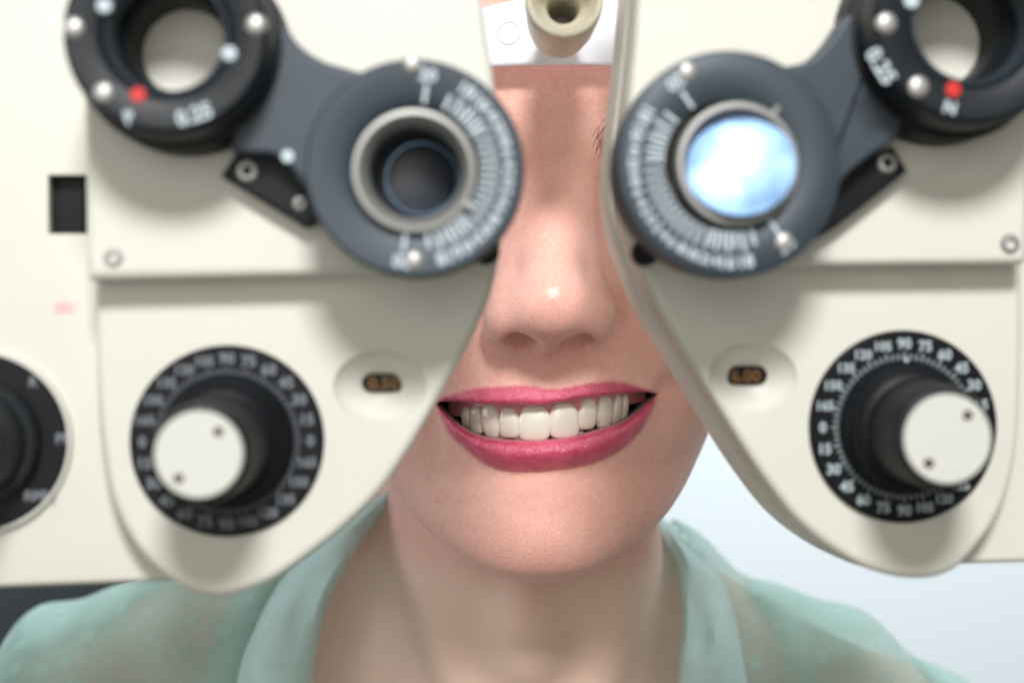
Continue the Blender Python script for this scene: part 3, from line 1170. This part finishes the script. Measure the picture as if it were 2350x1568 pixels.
def surface_nets(F, xs, ys, zs):
    S = F < 0
    nx, ny, nz = F.shape
    c = np.zeros((nx - 1, ny - 1, nz - 1), np.int8)
    for a in (0, 1):
        for b in (0, 1):
            for d in (0, 1):
                c += S[a:nx - 1 + a, b:ny - 1 + b, d:nz - 1 + d]
    C = np.argwhere((c > 0) & (c < 8))
    ID = np.full(c.shape, -1, np.int32)
    ID[C[:, 0], C[:, 1], C[:, 2]] = np.arange(len(C))
    acc = np.zeros((len(C), 3))
    cnt = np.zeros(len(C))
    ax = (xs, ys, zs)
    corners = [(a, b, d) for a in (0, 1) for b in (0, 1) for d in (0, 1)]
    for c0 in corners:
        for k in range(3):
            if c0[k] == 1: continue
            c1 = list(c0); c1[k] = 1
            i0, i1 = C + np.array(c0), C + np.array(c1)
            f0, f1 = F[i0[:, 0], i0[:, 1], i0[:, 2]], F[i1[:, 0], i1[:, 1], i1[:, 2]]
            m = (f0 < 0) != (f1 < 0)
            t = np.where(m, f0 / np.where(m, f0 - f1, 1), 0)
            P0 = np.stack([ax[j][i0[:, j]] for j in range(3)], 1)
            P1 = np.stack([ax[j][i1[:, j]] for j in range(3)], 1)
            acc += np.where(m[:, None], P0 + (P1 - P0) * t[:, None], 0)
            cnt += m
    V = acc / cnt[:, None]
    Q = []
    E = S[:-1, 1:-1, 1:-1] != S[1:, 1:-1, 1:-1]
    A = np.argwhere(E) + np.array([0, 1, 1])
    i, j, k = A.T
    q = np.stack([ID[i, j - 1, k - 1], ID[i, j, k - 1], ID[i, j, k], ID[i, j - 1, k]], 1)
    Q.append(np.where(S[i, j, k][:, None], q, q[:, ::-1]))
    E = S[1:-1, :-1, 1:-1] != S[1:-1, 1:, 1:-1]
    A = np.argwhere(E) + np.array([1, 0, 1])
    i, j, k = A.T
    q = np.stack([ID[i - 1, j, k - 1], ID[i - 1, j, k], ID[i, j, k], ID[i, j, k - 1]], 1)
    Q.append(np.where(S[i, j, k][:, None], q, q[:, ::-1]))
    E = S[1:-1, 1:-1, :-1] != S[1:-1, 1:-1, 1:]
    A = np.argwhere(E) + np.array([1, 1, 0])
    i, j, k = A.T
    q = np.stack([ID[i - 1, j - 1, k], ID[i, j - 1, k], ID[i, j, k], ID[i - 1, j, k]], 1)
    Q.append(np.where(S[i, j, k][:, None], q, q[:, ::-1]))
    Q = np.vstack(Q)
    return V, Q[(Q >= 0).all(1)]


def project(f, V, it=2, e=0.25, lim=0.6):
    for _ in range(it):
        f0 = f(V)
        g = np.stack([(f(V + np.eye(3)[k] * e) - f(V - np.eye(3)[k] * e)) / (2 * e) for k in range(3)], 1)
        gl = np.sum(g * g, 1) + 1e-6
        st = -f0[:, None] * g / gl[:, None]
        ln = np.linalg.norm(st, axis=1)[:, None] + 1e-9
        V = V + st * np.minimum(1, lim / ln)
    return V


def mesh_np(name, V, Q, m, parent, smooth=True):
    me = bpy.data.meshes.new(name)
    me.vertices.add(len(V))
    me.vertices.foreach_set('co', (V * 0.001).astype(np.float32).ravel())
    k = Q.shape[1]
    me.loops.add(Q.size)
    me.loops.foreach_set('vertex_index', Q.astype(np.int32).ravel())
    me.polygons.add(len(Q))
    me.polygons.foreach_set('loop_start', np.arange(0, Q.size, k, dtype=np.int32))
    me.polygons.foreach_set('use_smooth', np.ones(len(Q), bool))
    me.update(calc_edges=True)
    me.validate()
    me.materials.append(m)
    o = bpy.data.objects.new(name, me)
    COL.objects.link(o)
    if parent is not None: o.parent = parent
    return o


def attr(o, name, val):
    a = o.data.attributes.new(name, 'FLOAT', 'POINT')
    a.data.foreach_set('value', np.asarray(val, np.float32))


# ---- skin
def skin_mat():
    m = bpy.data.materials.new('skin')
    m.use_nodes = True
    nt = m.node_tree
    N, Lk = nt.nodes, nt.links
    b = N['Principled BSDF']
    tc = N.new('ShaderNodeTexCoord')
    def noise(scale, detail=4):
        n = N.new('ShaderNodeTexNoise')
        n.inputs['Scale'].default_value = scale
        n.inputs['Detail'].default_value = detail
        Lk.new(tc.outputs['Object'], n.inputs['Vector'])
        return n.outputs['Fac']
    def mix(fac, a, c):
        x = N.new('ShaderNodeMix')
        x.data_type = 'RGBA'
        if hasattr(fac, 'links'): Lk.new(fac, x.inputs[0])
        else: x.inputs[0].default_value = fac
        for v, k in ((a, 6), (c, 7)):
            if hasattr(v, 'links'): Lk.new(v, x.inputs[k])
            else: x.inputs[k].default_value = (*v, 1)
        return x.outputs[2]
    def at(name):
        a = N.new('ShaderNodeAttribute')
        a.attribute_name = name
        return a.outputs['Fac']
    def mr(v, a, c, lo=0.0, hi=1.0):
        x = N.new('ShaderNodeMapRange')
        x.inputs[1].default_value, x.inputs[2].default_value = a, c
        x.inputs[3].default_value, x.inputs[4].default_value = lo, hi
        Lk.new(v, x.inputs[0])
        return x.outputs[0]
    base = mix(mr(noise(45, 3), 0.35, 0.65), (0.81, 0.43, 0.355), (0.87, 0.49, 0.415))
    base = mix(mr(noise(620, 4), 0.42, 0.68, 0, 0.45), base, (0.72, 0.34, 0.275))
    base = mix(mr(at('flush'), 0, 1, 0, 0.6), base, (0.74, 0.36, 0.29))
    base = mix(mr(noise(160, 4), 0.40, 0.70, 0, 0.45), base, (0.74, 0.37, 0.28))
    base = mix(mr(noise(1500, 2), 0.50, 0.70, 0, 0.5), base, (0.86, 0.60, 0.50))
    base = mix(mr(at('pale'), 0, 1, 0, 1), base, (0.80, 0.59, 0.47))
    lipc = mix(mr(noise(260, 4), 0.35, 0.65), (0.54, 0.042, 0.11), (0.68, 0.085, 0.175))
    base = mix(at('lip'), base, lipc)
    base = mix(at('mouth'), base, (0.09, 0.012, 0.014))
    Lk.new(base, b.inputs['Base Color'])
    rg = N.new('ShaderNodeMath')
    rg.operation = 'SUBTRACT'
    Lk.new(mr(at('lip'), 0, 1, 0.52, 0.22), rg.inputs[0])
    Lk.new(mr(at('shine'), 0, 1, 0, 0.25), rg.inputs[1])
    Lk.new(rg.outputs[0], b.inputs['Roughness'])
    Lk.new(mr(at('lip'), 0, 1, 0.45, 0.85), b.inputs['Specular IOR Level'])
    Lk.new(mr(at('mouth'), 0, 1, 0.22, 0.0), b.inputs['Subsurface Weight'])
    b.inputs['Subsurface Radius'].default_value = (1.0, 0.35, 0.18)
    b.inputs['Subsurface Scale'].default_value = 0.0022
    b.inputs['Sheen Weight'].default_value = 0.22
    b.inputs['Sheen Roughness'].default_value = 0.4
    # relief: pores on skin, fine vertical creases on the lips
    bp = N.new('ShaderNodeBump')
    bp.inputs['Strength'].default_value = 0.8
    bp.inputs['Distance'].default_value = 0.00045
    hm = N.new('ShaderNodeMath')
    hm.operation = 'MULTIPLY'
    Lk.new(noise(1900, 3), hm.inputs[0])
    Lk.new(mr(at('shine'), 0, 1, 1.0, 0.25), hm.inputs[1])
    Lk.new(hm.outputs[0], bp.inputs['Height'])
    mp = N.new('ShaderNodeMapping')
    mp.inputs['Scale'].default_value = (1.0, 0.4, 0.16)
    Lk.new(tc.outputs['Object'], mp.inputs[0])
    ln = N.new('ShaderNodeTexNoise')
    ln.inputs['Scale'].default_value = 1050
    ln.inputs['Detail'].default_value = 3
    Lk.new(mp.outputs[0], ln.inputs['Vector'])
    mul = N.new('ShaderNodeMath')
    mul.operation = 'MULTIPLY'
    Lk.new(ln.outputs['Fac'], mul.inputs[0])
    Lk.new(at('lip'), mul.inputs[1])
    bp2 = N.new('ShaderNodeBump')
    bp2.inputs['Strength'].default_value = 0.8
    bp2.inputs['Distance'].default_value = 0.0005
    Lk.new(mul.outputs[0], bp2.inputs['Height'])
    Lk.new(bp.outputs[0], bp2.inputs['Normal'])
    Lk.new(bp2.outputs[0], b.inputs['Normal'])
    return m


M['skin'] = skin_mat()
person = empty('person', (0, 0.12, -0.262))
person.location = (0, 0, 0)
tag(person, 'smiling person with pink lipstick in a sheer mint blouse behind the phoropter', 'person')
xs = axis([(-212, -45, 3.0), (-45, 62, 0.6), (62, 200, 3.0)])
ys = axis([(-28, 34, 0.6), (34, 70, 1.2), (70, 206, 3.4)])
zs = axis([(-266, -120, 4.0), (-120, -72, 1.6), (-72, 82, 0.6), (82, 156, 2.0)])
Fg = eval_sparse(f_cut, xs, ys, zs)
V, Q = surface_nets(Fg, xs, ys, zs)
del Fg
front = (V[:, 1] < 60) & (V[:, 2] > -110)
V[front] = project(f_cut, V[front], 2)
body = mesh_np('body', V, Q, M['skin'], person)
do = np.full(len(V), 50.0)
di = np.full(len(V), 50.0)
nr = (np.abs(V[:, 2] + 22) < 30) & (np.abs(V[:, 0] - 10) < 50) & (V[:, 1] < 70)
do[nr] = sdpoly(POLY_OUT, V[nr, 0], V[nr, 2])
di[nr] = sdpoly(POLY_IN, V[nr, 0], V[nr, 2])
sm = lambda a, b, x: (lambda t: t * t * (3 - 2 * t))(np.clip((x - a) / (b - a), 0, 1))
yl = ylip(V[:, 0] - 10)
wob = 0.35 * np.sin(V[:, 0] * 5.1) + 0.3 * np.sin(V[:, 0] * 8.7 + 1.0) + 0.25 * np.sin(V[:, 0] * 2.3 + 2.0)
attr(body, 'lip', 1 - sm(-0.75, 0.75, do + 0.2 * wob))
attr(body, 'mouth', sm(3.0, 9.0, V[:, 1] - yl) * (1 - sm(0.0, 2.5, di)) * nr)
g = lambda x, y_, z, s: np.exp(-(((V[:, 0] - x) / s) ** 2 + ((V[:, 1] - y_) / (s * 1.5)) ** 2 + ((V[:, 2] - z) / s) ** 2))
nost = np.exp(-(((np.abs(V[:, 0] - 10.2) - 7.5) / 3.5) ** 2 + ((V[:, 2] - 2) / 5) ** 2 + ((V[:, 1] + 3) / 8) ** 2))
attr(body, 'flush', np.clip(g(10.5, -22, 10, 12) * 0.6 + g(-8, 0, 4, 7) + g(28, 0, 4, 7) + g(12, 0, 60, 22) * 0.6 + g(8, 2, -52, 16) * 0.5 + g(48, 20, 5, 22) + g(-30, 20, 5, 22), 0, 1))
attr(body, 'shine', np.clip(g(11.5, -22, 11, 9) + 0.4 * g(11, -5, 30, 12), 0, 1))
attr(body, 'pale', sm(-62, -80, V[:, 2]) * 0.85)

# ---- mouth: gums with teeth
def enamel():
    m = bpy.data.materials.new('enamel')
    m.use_nodes = True
    nt = m.node_tree
    b = nt.nodes['Principled BSDF']
    tc = nt.nodes.new('ShaderNodeTexCoord')
    n = nt.nodes.new('ShaderNodeTexNoise')
    n.inputs['Scale'].default_value = 110
    nt.links.new(tc.outputs['Object'], n.inputs['Vector'])
    mx = nt.nodes.new('ShaderNodeMix')
    mx.data_type = 'RGBA'
    mx.inputs[6].default_value = (0.74, 0.68, 0.56, 1)
    mx.inputs[7].default_value = (0.80, 0.765, 0.67, 1)
    nt.links.new(n.outputs['Fac'], mx.inputs[0])
    nt.links.new(mx.outputs[2], b.inputs['Base Color'])
    b.inputs['Roughness'].default_value = 0.16
    b.inputs['Subsurface Weight'].default_value = 0.12
    b.inputs['Subsurface Radius'].default_value = (1, 0.9, 0.75)
    b.inputs['Subsurface Scale'].default_value = 0.0012
    b.inputs['Coat Weight'].default_value = 0.7
    b.inputs['Coat Roughness'].default_value = 0.05
    return m


M['enamel'] = enamel()
M['gum'] = mat('gum', (0.66, 0.24, 0.24), 0.2, noise=0.2, nscale=300, bump=0.5, bscale=500, bdist=0.0004)
M['gum'].node_tree.nodes['Principled BSDF'].inputs['Subsurface Weight'].default_value = 0.2
M['gum'].node_tree.nodes['Principled BSDF'].inputs['Subsurface Scale'].default_value = 0.002


def arch(X): return 4.2 + X * X / 46.0


def crop_to_mm(cx, cy, y):
    return P3((1050 + cx * 0.25532) / 1.06681, (900 + cy * 0.25532) / 1.06681, y)


def gum_band(name, z_lo, z_hi, yoff):
    V, F = [], []
    xs_ = np.linspace(-29, 29, 59)
    L = 9
    for X in xs_:
        y = arch(X) + yoff
        lo, hi = z_lo(X), z_hi(X)
        for k in range(L):
            a = k / (L - 1)
            bulge = 0.9 * math.sin(a * PI)
            V.append(((10.3 + X) * 0.001, (y - bulge) * 0.001, (lo + (hi - lo) * a) * 0.001))
        for k in range(L):
            a = 1 - k / (L - 1)
            V.append(((10.3 + X) * 0.001, (y + 4.0) * 0.001, (lo + (hi - lo) * a) * 0.001))
    for i in range(len(xs_) - 1):
        for k in range(2 * L):
            F.append((i * 2 * L + k, (i + 1) * 2 * L + k, (i + 1) * 2 * L + (k + 1) % (2 * L), i * 2 * L + (k + 1) % (2 * L)))
    F.append(tuple(range(2 * L)))
    F.append(tuple(range((len(xs_) - 1) * 2 * L, len(xs_) * 2 * L))[::-1])
    return fix_normals(obj(name, V, F, M['gum'], person, 60))


gum_u = gum_band('upper_gum', lambda X: -20.6 + X * 0.075 + 0.0012 * X * X, lambda X: -8.0, 0.5)
gum_l = gum_band('lower_gum', lambda X: -44.0, lambda X: -34.5 + 0.004 * X * X, 5.2)


def tooth(cx0, cx1, cy0, cy1, kind, parent, lean=0.0):
    """closed tooth: flattened front, narrower neck, rounded biting edge"""
    X = 0
    y = 4.2
    for _ in range(4):
        a, b_ = crop_to_mm(cx0, (cy0 + cy1) / 2, y), crop_to_mm(cx1, (cy0 + cy1) / 2, y)
        X = (a[0] + b_[0]) / 2 - 10.3
        y = arch(X)
    top, bot = crop_to_mm(cx0, cy0, y)[2], crop_to_mm(cx0, cy1, y)[2]
    hw = (b_[0] - a[0]) / 2
    slope = math.atan(2 * X / 46.0)
    hw = hw / max(math.cos(slope), 0.55) * 1.0
    top += 0.8
    hw *= 1.12
    hz, cz = (top - bot) / 2, (top + bot) / 2
    V, F = [], []
    nu, nv = 40, 26
    sg = lambda v, e: math.copysign(abs(v) ** e, v)
    for j in range(nv + 1):
        ph = -PI / 2 + PI * j / nv
        for i in range(nu):
            th = 2 * PI * i / nu
            ev = 0.46 if ph < 0 else 0.66
            zz_ = sg(math.sin(ph), ev)
            cr_ = abs(math.cos(ph)) ** ev
            lx = sg(math.cos(th), 0.5) * cr_
            ly = sg(math.sin(th), 0.85) * cr_
            neck = 0.5 * (zz_ + 1)                      # 1 at the gum
            wf = 1.0 - 0.30 * neck ** 2.4 - (0.10 * (1 - neck) ** 3)
            if kind == 'canine':
                wf = 1.0 - 0.22 * neck ** 2 - 0.42 * max(0, 0.42 - neck) / 0.42 * 0.9
            th_ = 2.6 * (0.55 + 0.45 * neck)
            bulge = -0.55 * (1 - zz_ * zz_) - 0.25 * (1 - lx * lx)
            tw_ = 0.05 * math.sin(cx0 * 1.7)
            px_, py_, pz_ = hw * wf * lx + tw_ * hz * zz_, th_ * ly + bulge + 1.9, hz * zz_ + lean * lx * 0.5
            c_, s_ = math.cos(slope), math.sin(slope)
            V.append(((10.3 + X + px_ * c_ - py_ * s_) * 0.001, (y + px_ * s_ + py_ * c_) * 0.001, (cz + pz_ - 0.07 * 0) * 0.001))
    for j in range(nv):
        for i in range(nu):
            F.append((j * nu + i, j * nu + (i + 1) % nu, (j + 1) * nu + (i + 1) % nu, (j + 1) * nu + i))
    o = obj('tooth', V, F, M['enamel'], parent, 80)
    bm = bmesh.new()
    bm.from_mesh(o.data)
    bmesh.ops.remove_doubles(bm, verts=bm.verts, dist=1e-7)
    bmesh.ops.recalc_face_normals(bm, faces=bm.faces)
    bm.to_mesh(o.data)
    bm.free()
    return o


for t in ((855, 1158, 368, 714, 'i'), (1160, 1447, 343, 690, 'i'), (663, 858, 396, 685, 'i'), (1442, 1624, 298, 602, 'i'), (490, 672, 360, 690, 'canine'), (1618, 1782, 270, 597, 'canine'),
          (378, 505, 380, 645, 'p'), (1764, 1862, 262, 552, 'p'), (308, 396, 395, 595, 'p'), (1848, 1915, 258, 520, 'p')):
    tooth(*t, gum_u)
for k in range(8):      # lower front teeth, mostly hidden by the lip
    X = (k - 3.5) * 5.5
    y = arch(X) + 3.6
    cx = 1160 + X / 0.1146 / 0.25532
    tooth(cx - 88, cx + 88, 640 - 0.9 * (k - 3.5) * 12, 860, 'i', gum_l).location = (0, 0.0032, 0)

# ---- eyebrows: single hairs lying on the skin
def surf_y(x, z):
    y = np.full(len(x), -40.0)
    for _ in range(60):
        d = f_face(np.stack([x, y, z], 1))
        y += np.clip(d, -2, 3) * 0.8
    return y


def eyebrow(s):
    n = 260
    t = np.random.rand(n)
    x0 = 12.0 + s * (10.0 + 42 * t)
    zc = 53.5 + 7.5 * np.sin(np.clip(t * 1.15, 0, 1) * PI * 0.62)
    half = 4.2 * (1 - 0.7 * t)
    z0 = zc + (np.random.rand(n) * 2 - 1) * half
    lenh = 6.5 - 2 * t
    ang = np.radians(72 - 70 * t + np.random.randn(n) * 9)
    V, F = [], []
    segs = 4
    pts = []
    for k in range(segs + 1):
        a = k / segs
        pts.append((x0 + s * np.cos(ang) * lenh * a + s * 1.0 * a * a, z0 + np.sin(ang) * lenh * a - 1.0 * a * a))
    ysf = [surf_y(px, pz) - 0.12 - 0.5 * math.sin(PI * k / segs) * 0.6 for k, (px, pz) in enumerate(pts)]
    for i in range(n):
        b = len(V)
        for k in range(segs + 1):
            r = 0.075 * (1 - 0.85 * k / segs)
            for q in range(3):
                a = 2 * PI * q / 3
                V.append(((pts[k][0][i] + r * math.cos(a)) * 0.001, (ysf[k][i] + r * math.sin(a)) * 0.001, (pts[k][1][i] + r * 0.5 * math.cos(a)) * 0.001))
        for k in range(segs):
            for q in range(3):
                F.append((b + k * 3 + q, b + k * 3 + (q + 1) % 3, b + k * 3 + 3 + (q + 1) % 3, b + k * 3 + 3 + q))
    return obj('eyebrow', V, F, M['hair'], person, 80)


M['hair'] = mat('brown_hair', (0.07, 0.036, 0.022), 0.4, noise=0.3, nscale=300)
eyebrow(1)
eyebrow(-1)

# closed lashes as a dark curved rim and pulled-back hair (out of the picture, seen from other places)
def lashes(s):
    t = np.linspace(0, 1, 40)
    x = 12 + s * (19 + 25 * t)
    z = 34.5 - 3.0 * np.sin(t * PI)
    y = surf_y(x, z)
    V, F = [], []
    for i in range(len(t)):
        for q in range(6):
            a = 2 * PI * q / 6
            r = 0.45 * math.sin(PI * (0.08 + 0.84 * t[i]))
            V.append((x[i] * 0.001, (y[i] - 0.1 + r * math.cos(a)) * 0.001, (z[i] + r * math.sin(a)) * 0.001))
    for i in range(len(t) - 1):
        for q in range(6):
            F.append((i * 6 + q, (i + 1) * 6 + q, (i + 1) * 6 + (q + 1) % 6, i * 6 + (q + 1) % 6))
    return obj('eyelashes', V, F, M['hair'], person, 80)


lashes(1)
lashes(-1)


def f_hair(p):
    z = p[:, 2]
    X = p[:, 0] - xmid(z)
    f = ell(np.stack([X, p[:, 1], z], 1), (0, 105, 70), (76, 92, 90))
    front = (p[:, 1] - (35 + np.abs(X) * 0.35 - (z - 60) * 0.55))
    f = smax(f, -front * 0.7, 8)
    f = smax(f, (20 + (p[:, 1] - 100) * -0.5 - z) * 0.8, 8)
    f = smin(f, ell(np.stack([X, p[:, 1], z], 1), (0, 205, 75), (34, 30, 34)), 8)
    groove = 0.6 * np.sin(np.arctan2(X, z - 40) * 60 + 0.03 * p[:, 1])
    return f + groove


xs2, ys2, zs2 = axis([(-75, 95, 2.5)]), axis([(0, 240, 2.5)]), axis([(-45, 168, 2.5)])
Vh, Qh = surface_nets(eval_sparse(f_hair, xs2, ys2, zs2), xs2, ys2, zs2)
mesh_np('hair', Vh, Qh, M['hair'], person)

# ---- sheer mint blouse
def sheer(name, col, alpha_lo, alpha_hi, dots=False):
    m = bpy.data.materials.new(name)
    m.use_nodes = True
    nt = m.node_tree
    N, Lk = nt.nodes, nt.links
    out = N['Material Output']
    b = N['Principled BSDF']
    b.inputs['Base Color'].default_value = (*col, 1)
    b.inputs['Roughness'].default_value = 0.75
    b.inputs['Sheen Weight'].default_value = 0.5
    tr = N.new('ShaderNodeBsdfTranslucent')
    tr.inputs[0].default_value = (*col, 1)
    m1 = N.new('ShaderNodeMixShader')
    m1.inputs[0].default_value = 0.35
    Lk.new(b.outputs[0], m1.inputs[1])
    Lk.new(tr.outputs[0], m1.inputs[2])
    tp = N.new('ShaderNodeBsdfTransparent')
    m2 = N.new('ShaderNodeMixShader')
    tc = N.new('ShaderNodeTexCoord')
    nz = N.new('ShaderNodeTexNoise')
    nz.inputs['Scale'].default_value = 35
    Lk.new(tc.outputs['Object'], nz.inputs['Vector'])
    mr = N.new('ShaderNodeMapRange')
    mr.inputs[1].default_value, mr.inputs[2].default_value = 0.3, 0.7
    mr.inputs[3].default_value, mr.inputs[4].default_value = alpha_lo, alpha_hi
    Lk.new(nz.outputs['Fac'], mr.inputs[0])
    fac = mr.outputs[0]
    if dots:
        vo = N.new('ShaderNodeTexVoronoi')
        vo.inputs['Scale'].default_value = 100
        vo.inputs['Randomness'].default_value = 0.75
        Lk.new(tc.outputs['Object'], vo.inputs['Vector'])
        d2 = N.new('ShaderNodeMapRange')
        d2.inputs[1].default_value, d2.inputs[2].default_value = 0.20, 0.30
        d2.inputs[3].default_value, d2.inputs[4].default_value = 0.17, 0.0
        Lk.new(vo.outputs['Distance'], d2.inputs[0])
        ad = N.new('ShaderNodeMath')
        ad.operation = 'ADD'
        ad.use_clamp = True
        Lk.new(fac, ad.inputs[0])
        Lk.new(d2.outputs[0], ad.inputs[1])
        a = N.new('ShaderNodeAttribute')
        a.attribute_name = 'seam'
        ad2 = N.new('ShaderNodeMath')
        ad2.operation = 'ADD'
        ad2.use_clamp = True
        Lk.new(ad.outputs[0], ad2.inputs[0])
        Lk.new(a.outputs['Fac'], ad2.inputs[1])
        fac = ad2.outputs[0]
    Lk.new(fac, m2.inputs[0])
    Lk.new(tp.outputs[0], m2.inputs[1])
    Lk.new(m1.outputs[0], m2.inputs[2])
    Lk.new(m2.outputs[0], out.inputs['Surface'])
    return m


M['chiffon'] = sheer('sheer_mint_chiffon', (0.47, 0.70, 0.65), 0.28, 0.40, True)
M['collar'] = sheer('doubled_mint_chiffon', (0.58, 0.78, 0.76), 0.55, 0.88)


def f_blouse(p):
    x, y, z = p.T
    wob = (2.2 * np.sin(x * 0.11 + z * 0.05) + 1.6 * np.sin(x * 0.05 - z * 0.13 + 1.3) + 1.2 * np.sin(x * 0.21 + z * 0.02 + 2.0)
           + 3.0 * np.exp(-((x + 95 - (z + 110) * 0.35) / 9) ** 2) + 2.4 * np.exp(-((x + 70 - (z + 110) * 0.25) / 6) ** 2))
    return f_torso(p) - 7.5 - wob


xs3, ys3, zs3 = axis([(-225, 205, 2.5)]), axis([(38, 215, 2.5)]), axis([(-258, -52, 2.5)])
Vb, Qb = surface_nets(eval_sparse(lambda p: np.maximum(f_blouse(p), -252 - p[:, 2]), xs3, ys3, zs3), xs3, ys3, zs3)
# collar lines: inner edge (neckline) and outer edge, as picture columns at their own depth
LIN = [(1010, 1090, 150), (955, 1085, 118), (922, 1126, 106), (852, 1205, 97), (792, 1292, 80), (742, 1400, 66), (712, 1568, 52), (700, 1760, 44)]
LOUT = [(1000, 1095, 158), (900, 1130, 140), (830, 1175, 124), (745, 1240, 108), (655, 1330, 90), (590, 1450, 72), (548, 1568, 58), (530, 1760, 48)]
RIN = [(1440, 1130, 150), (1484, 1150, 126), (1516, 1212, 108), (1552, 1292, 93), (1566, 1390, 78), (1562, 1480, 66), (1556, 1568, 56), (1548, 1760, 46)]
ROUT = [(1450, 1130, 158), (1520, 1192, 138), (1575, 1245, 122), (1628, 1288, 108), (1668, 1350, 94), (1692, 1440, 78), (1714, 1568, 64), (1745, 1760, 52)]


def curve3(pts, n=8): return catmull([P3(*p) for p in pts], n, False)


LI, LO_, RI, RO = curve3(LIN), curve3(LOUT), curve3(RIN), curve3(ROUT)
# remove the cloth inside the neckline
def xin(curve, z): return np.interp(-z, -curve[:, 2], curve[:, 0])


zt = Vb[:, 2]
inside = (Vb[:, 0] > xin(LI, zt) - 6) & (Vb[:, 0] < xin(RI, zt) + 6) & (Vb[:, 1] < 140)
inside |= (np.abs(Vb[:, 0] - 4.7) < 46) & (zt > -92)
keep = ~inside[Qb].any(1)
keep &= ~((Vb[Qb][:, :, 2] < -250).all(1))
Qb = Qb[keep]
used = np.unique(Qb)
remap = np.full(len(Vb), -1)
remap[used] = np.arange(len(used))
Vb2 = Vb[used]
bl = mesh_np('blouse', Vb2, remap[Qb], M['chiffon'], person)
# denser doubled cloth along the shoulder seams
xx, zz3 = Vb2[:, 0], Vb2[:, 2]
e = 1.0
nrm = np.stack([(f_blouse(Vb2 + np.eye(3)[k] * e) - f_blouse(Vb2 - np.eye(3)[k] * e)) for k in range(3)], 1)
nrm /= np.linalg.norm(nrm, axis=1)[:, None] + 1e-9
attr(bl, 'seam', np.clip(sm(0.78, 0.93, nrm[:, 2]) * 0.5 + sm(155, 172, np.abs(xx + 8)) * 0.45
                           + 0.4 * np.exp(-((xx + 95 - (zz3 + 110) * 0.35) / 7) ** 2) + 0.35 * np.exp(-((xx + 70 - (zz3 + 110) * 0.25) / 4.5) ** 2)
                           + 0.3 * np.exp(-((xx - 98 - (zz3 + 110) * -0.2) / 5) ** 2), 0, 0.62))
md = bl.modifiers.new('thick', 'SOLIDIFY')
md.thickness = 0.0004


def collar(name, A, B, lift, sgn):
    n = min(len(A), len(B))
    V, F = [], []
    L = 9
    for i in range(n):
        a, b = A[i], B[i]
        for k in range(L):
            t = k / (L - 1)
            p = a + (b - a) * t
            out = lift * math.sin(PI * min(1, t * 1.15)) ** 0.8 + (2.4 * math.sin(i * 0.23 + t * 6) + 1.5 * math.sin(t * 9 - i * 0.12)) * math.sin(PI * t)
            V.append((p + np.array([sgn * -0.25, -1.0, 0.35]) * out) * 0.001)
    for i in range(n - 1):
        for k in range(L - 1):
            f_ = (i * L + k, (i + 1) * L + k, (i + 1) * L + k + 1, i * L + k + 1)
            F.append(f_)
    o = obj(name, V, F, M['collar'], bl, 60)
    m_ = o.modifiers.new('thick', 'SOLIDIFY')
    m_.thickness = 0.0012
    return o


collar('collar', LI, LO_, 7.0, -1)
collar('collar', RI, RO, 5.0, 1)
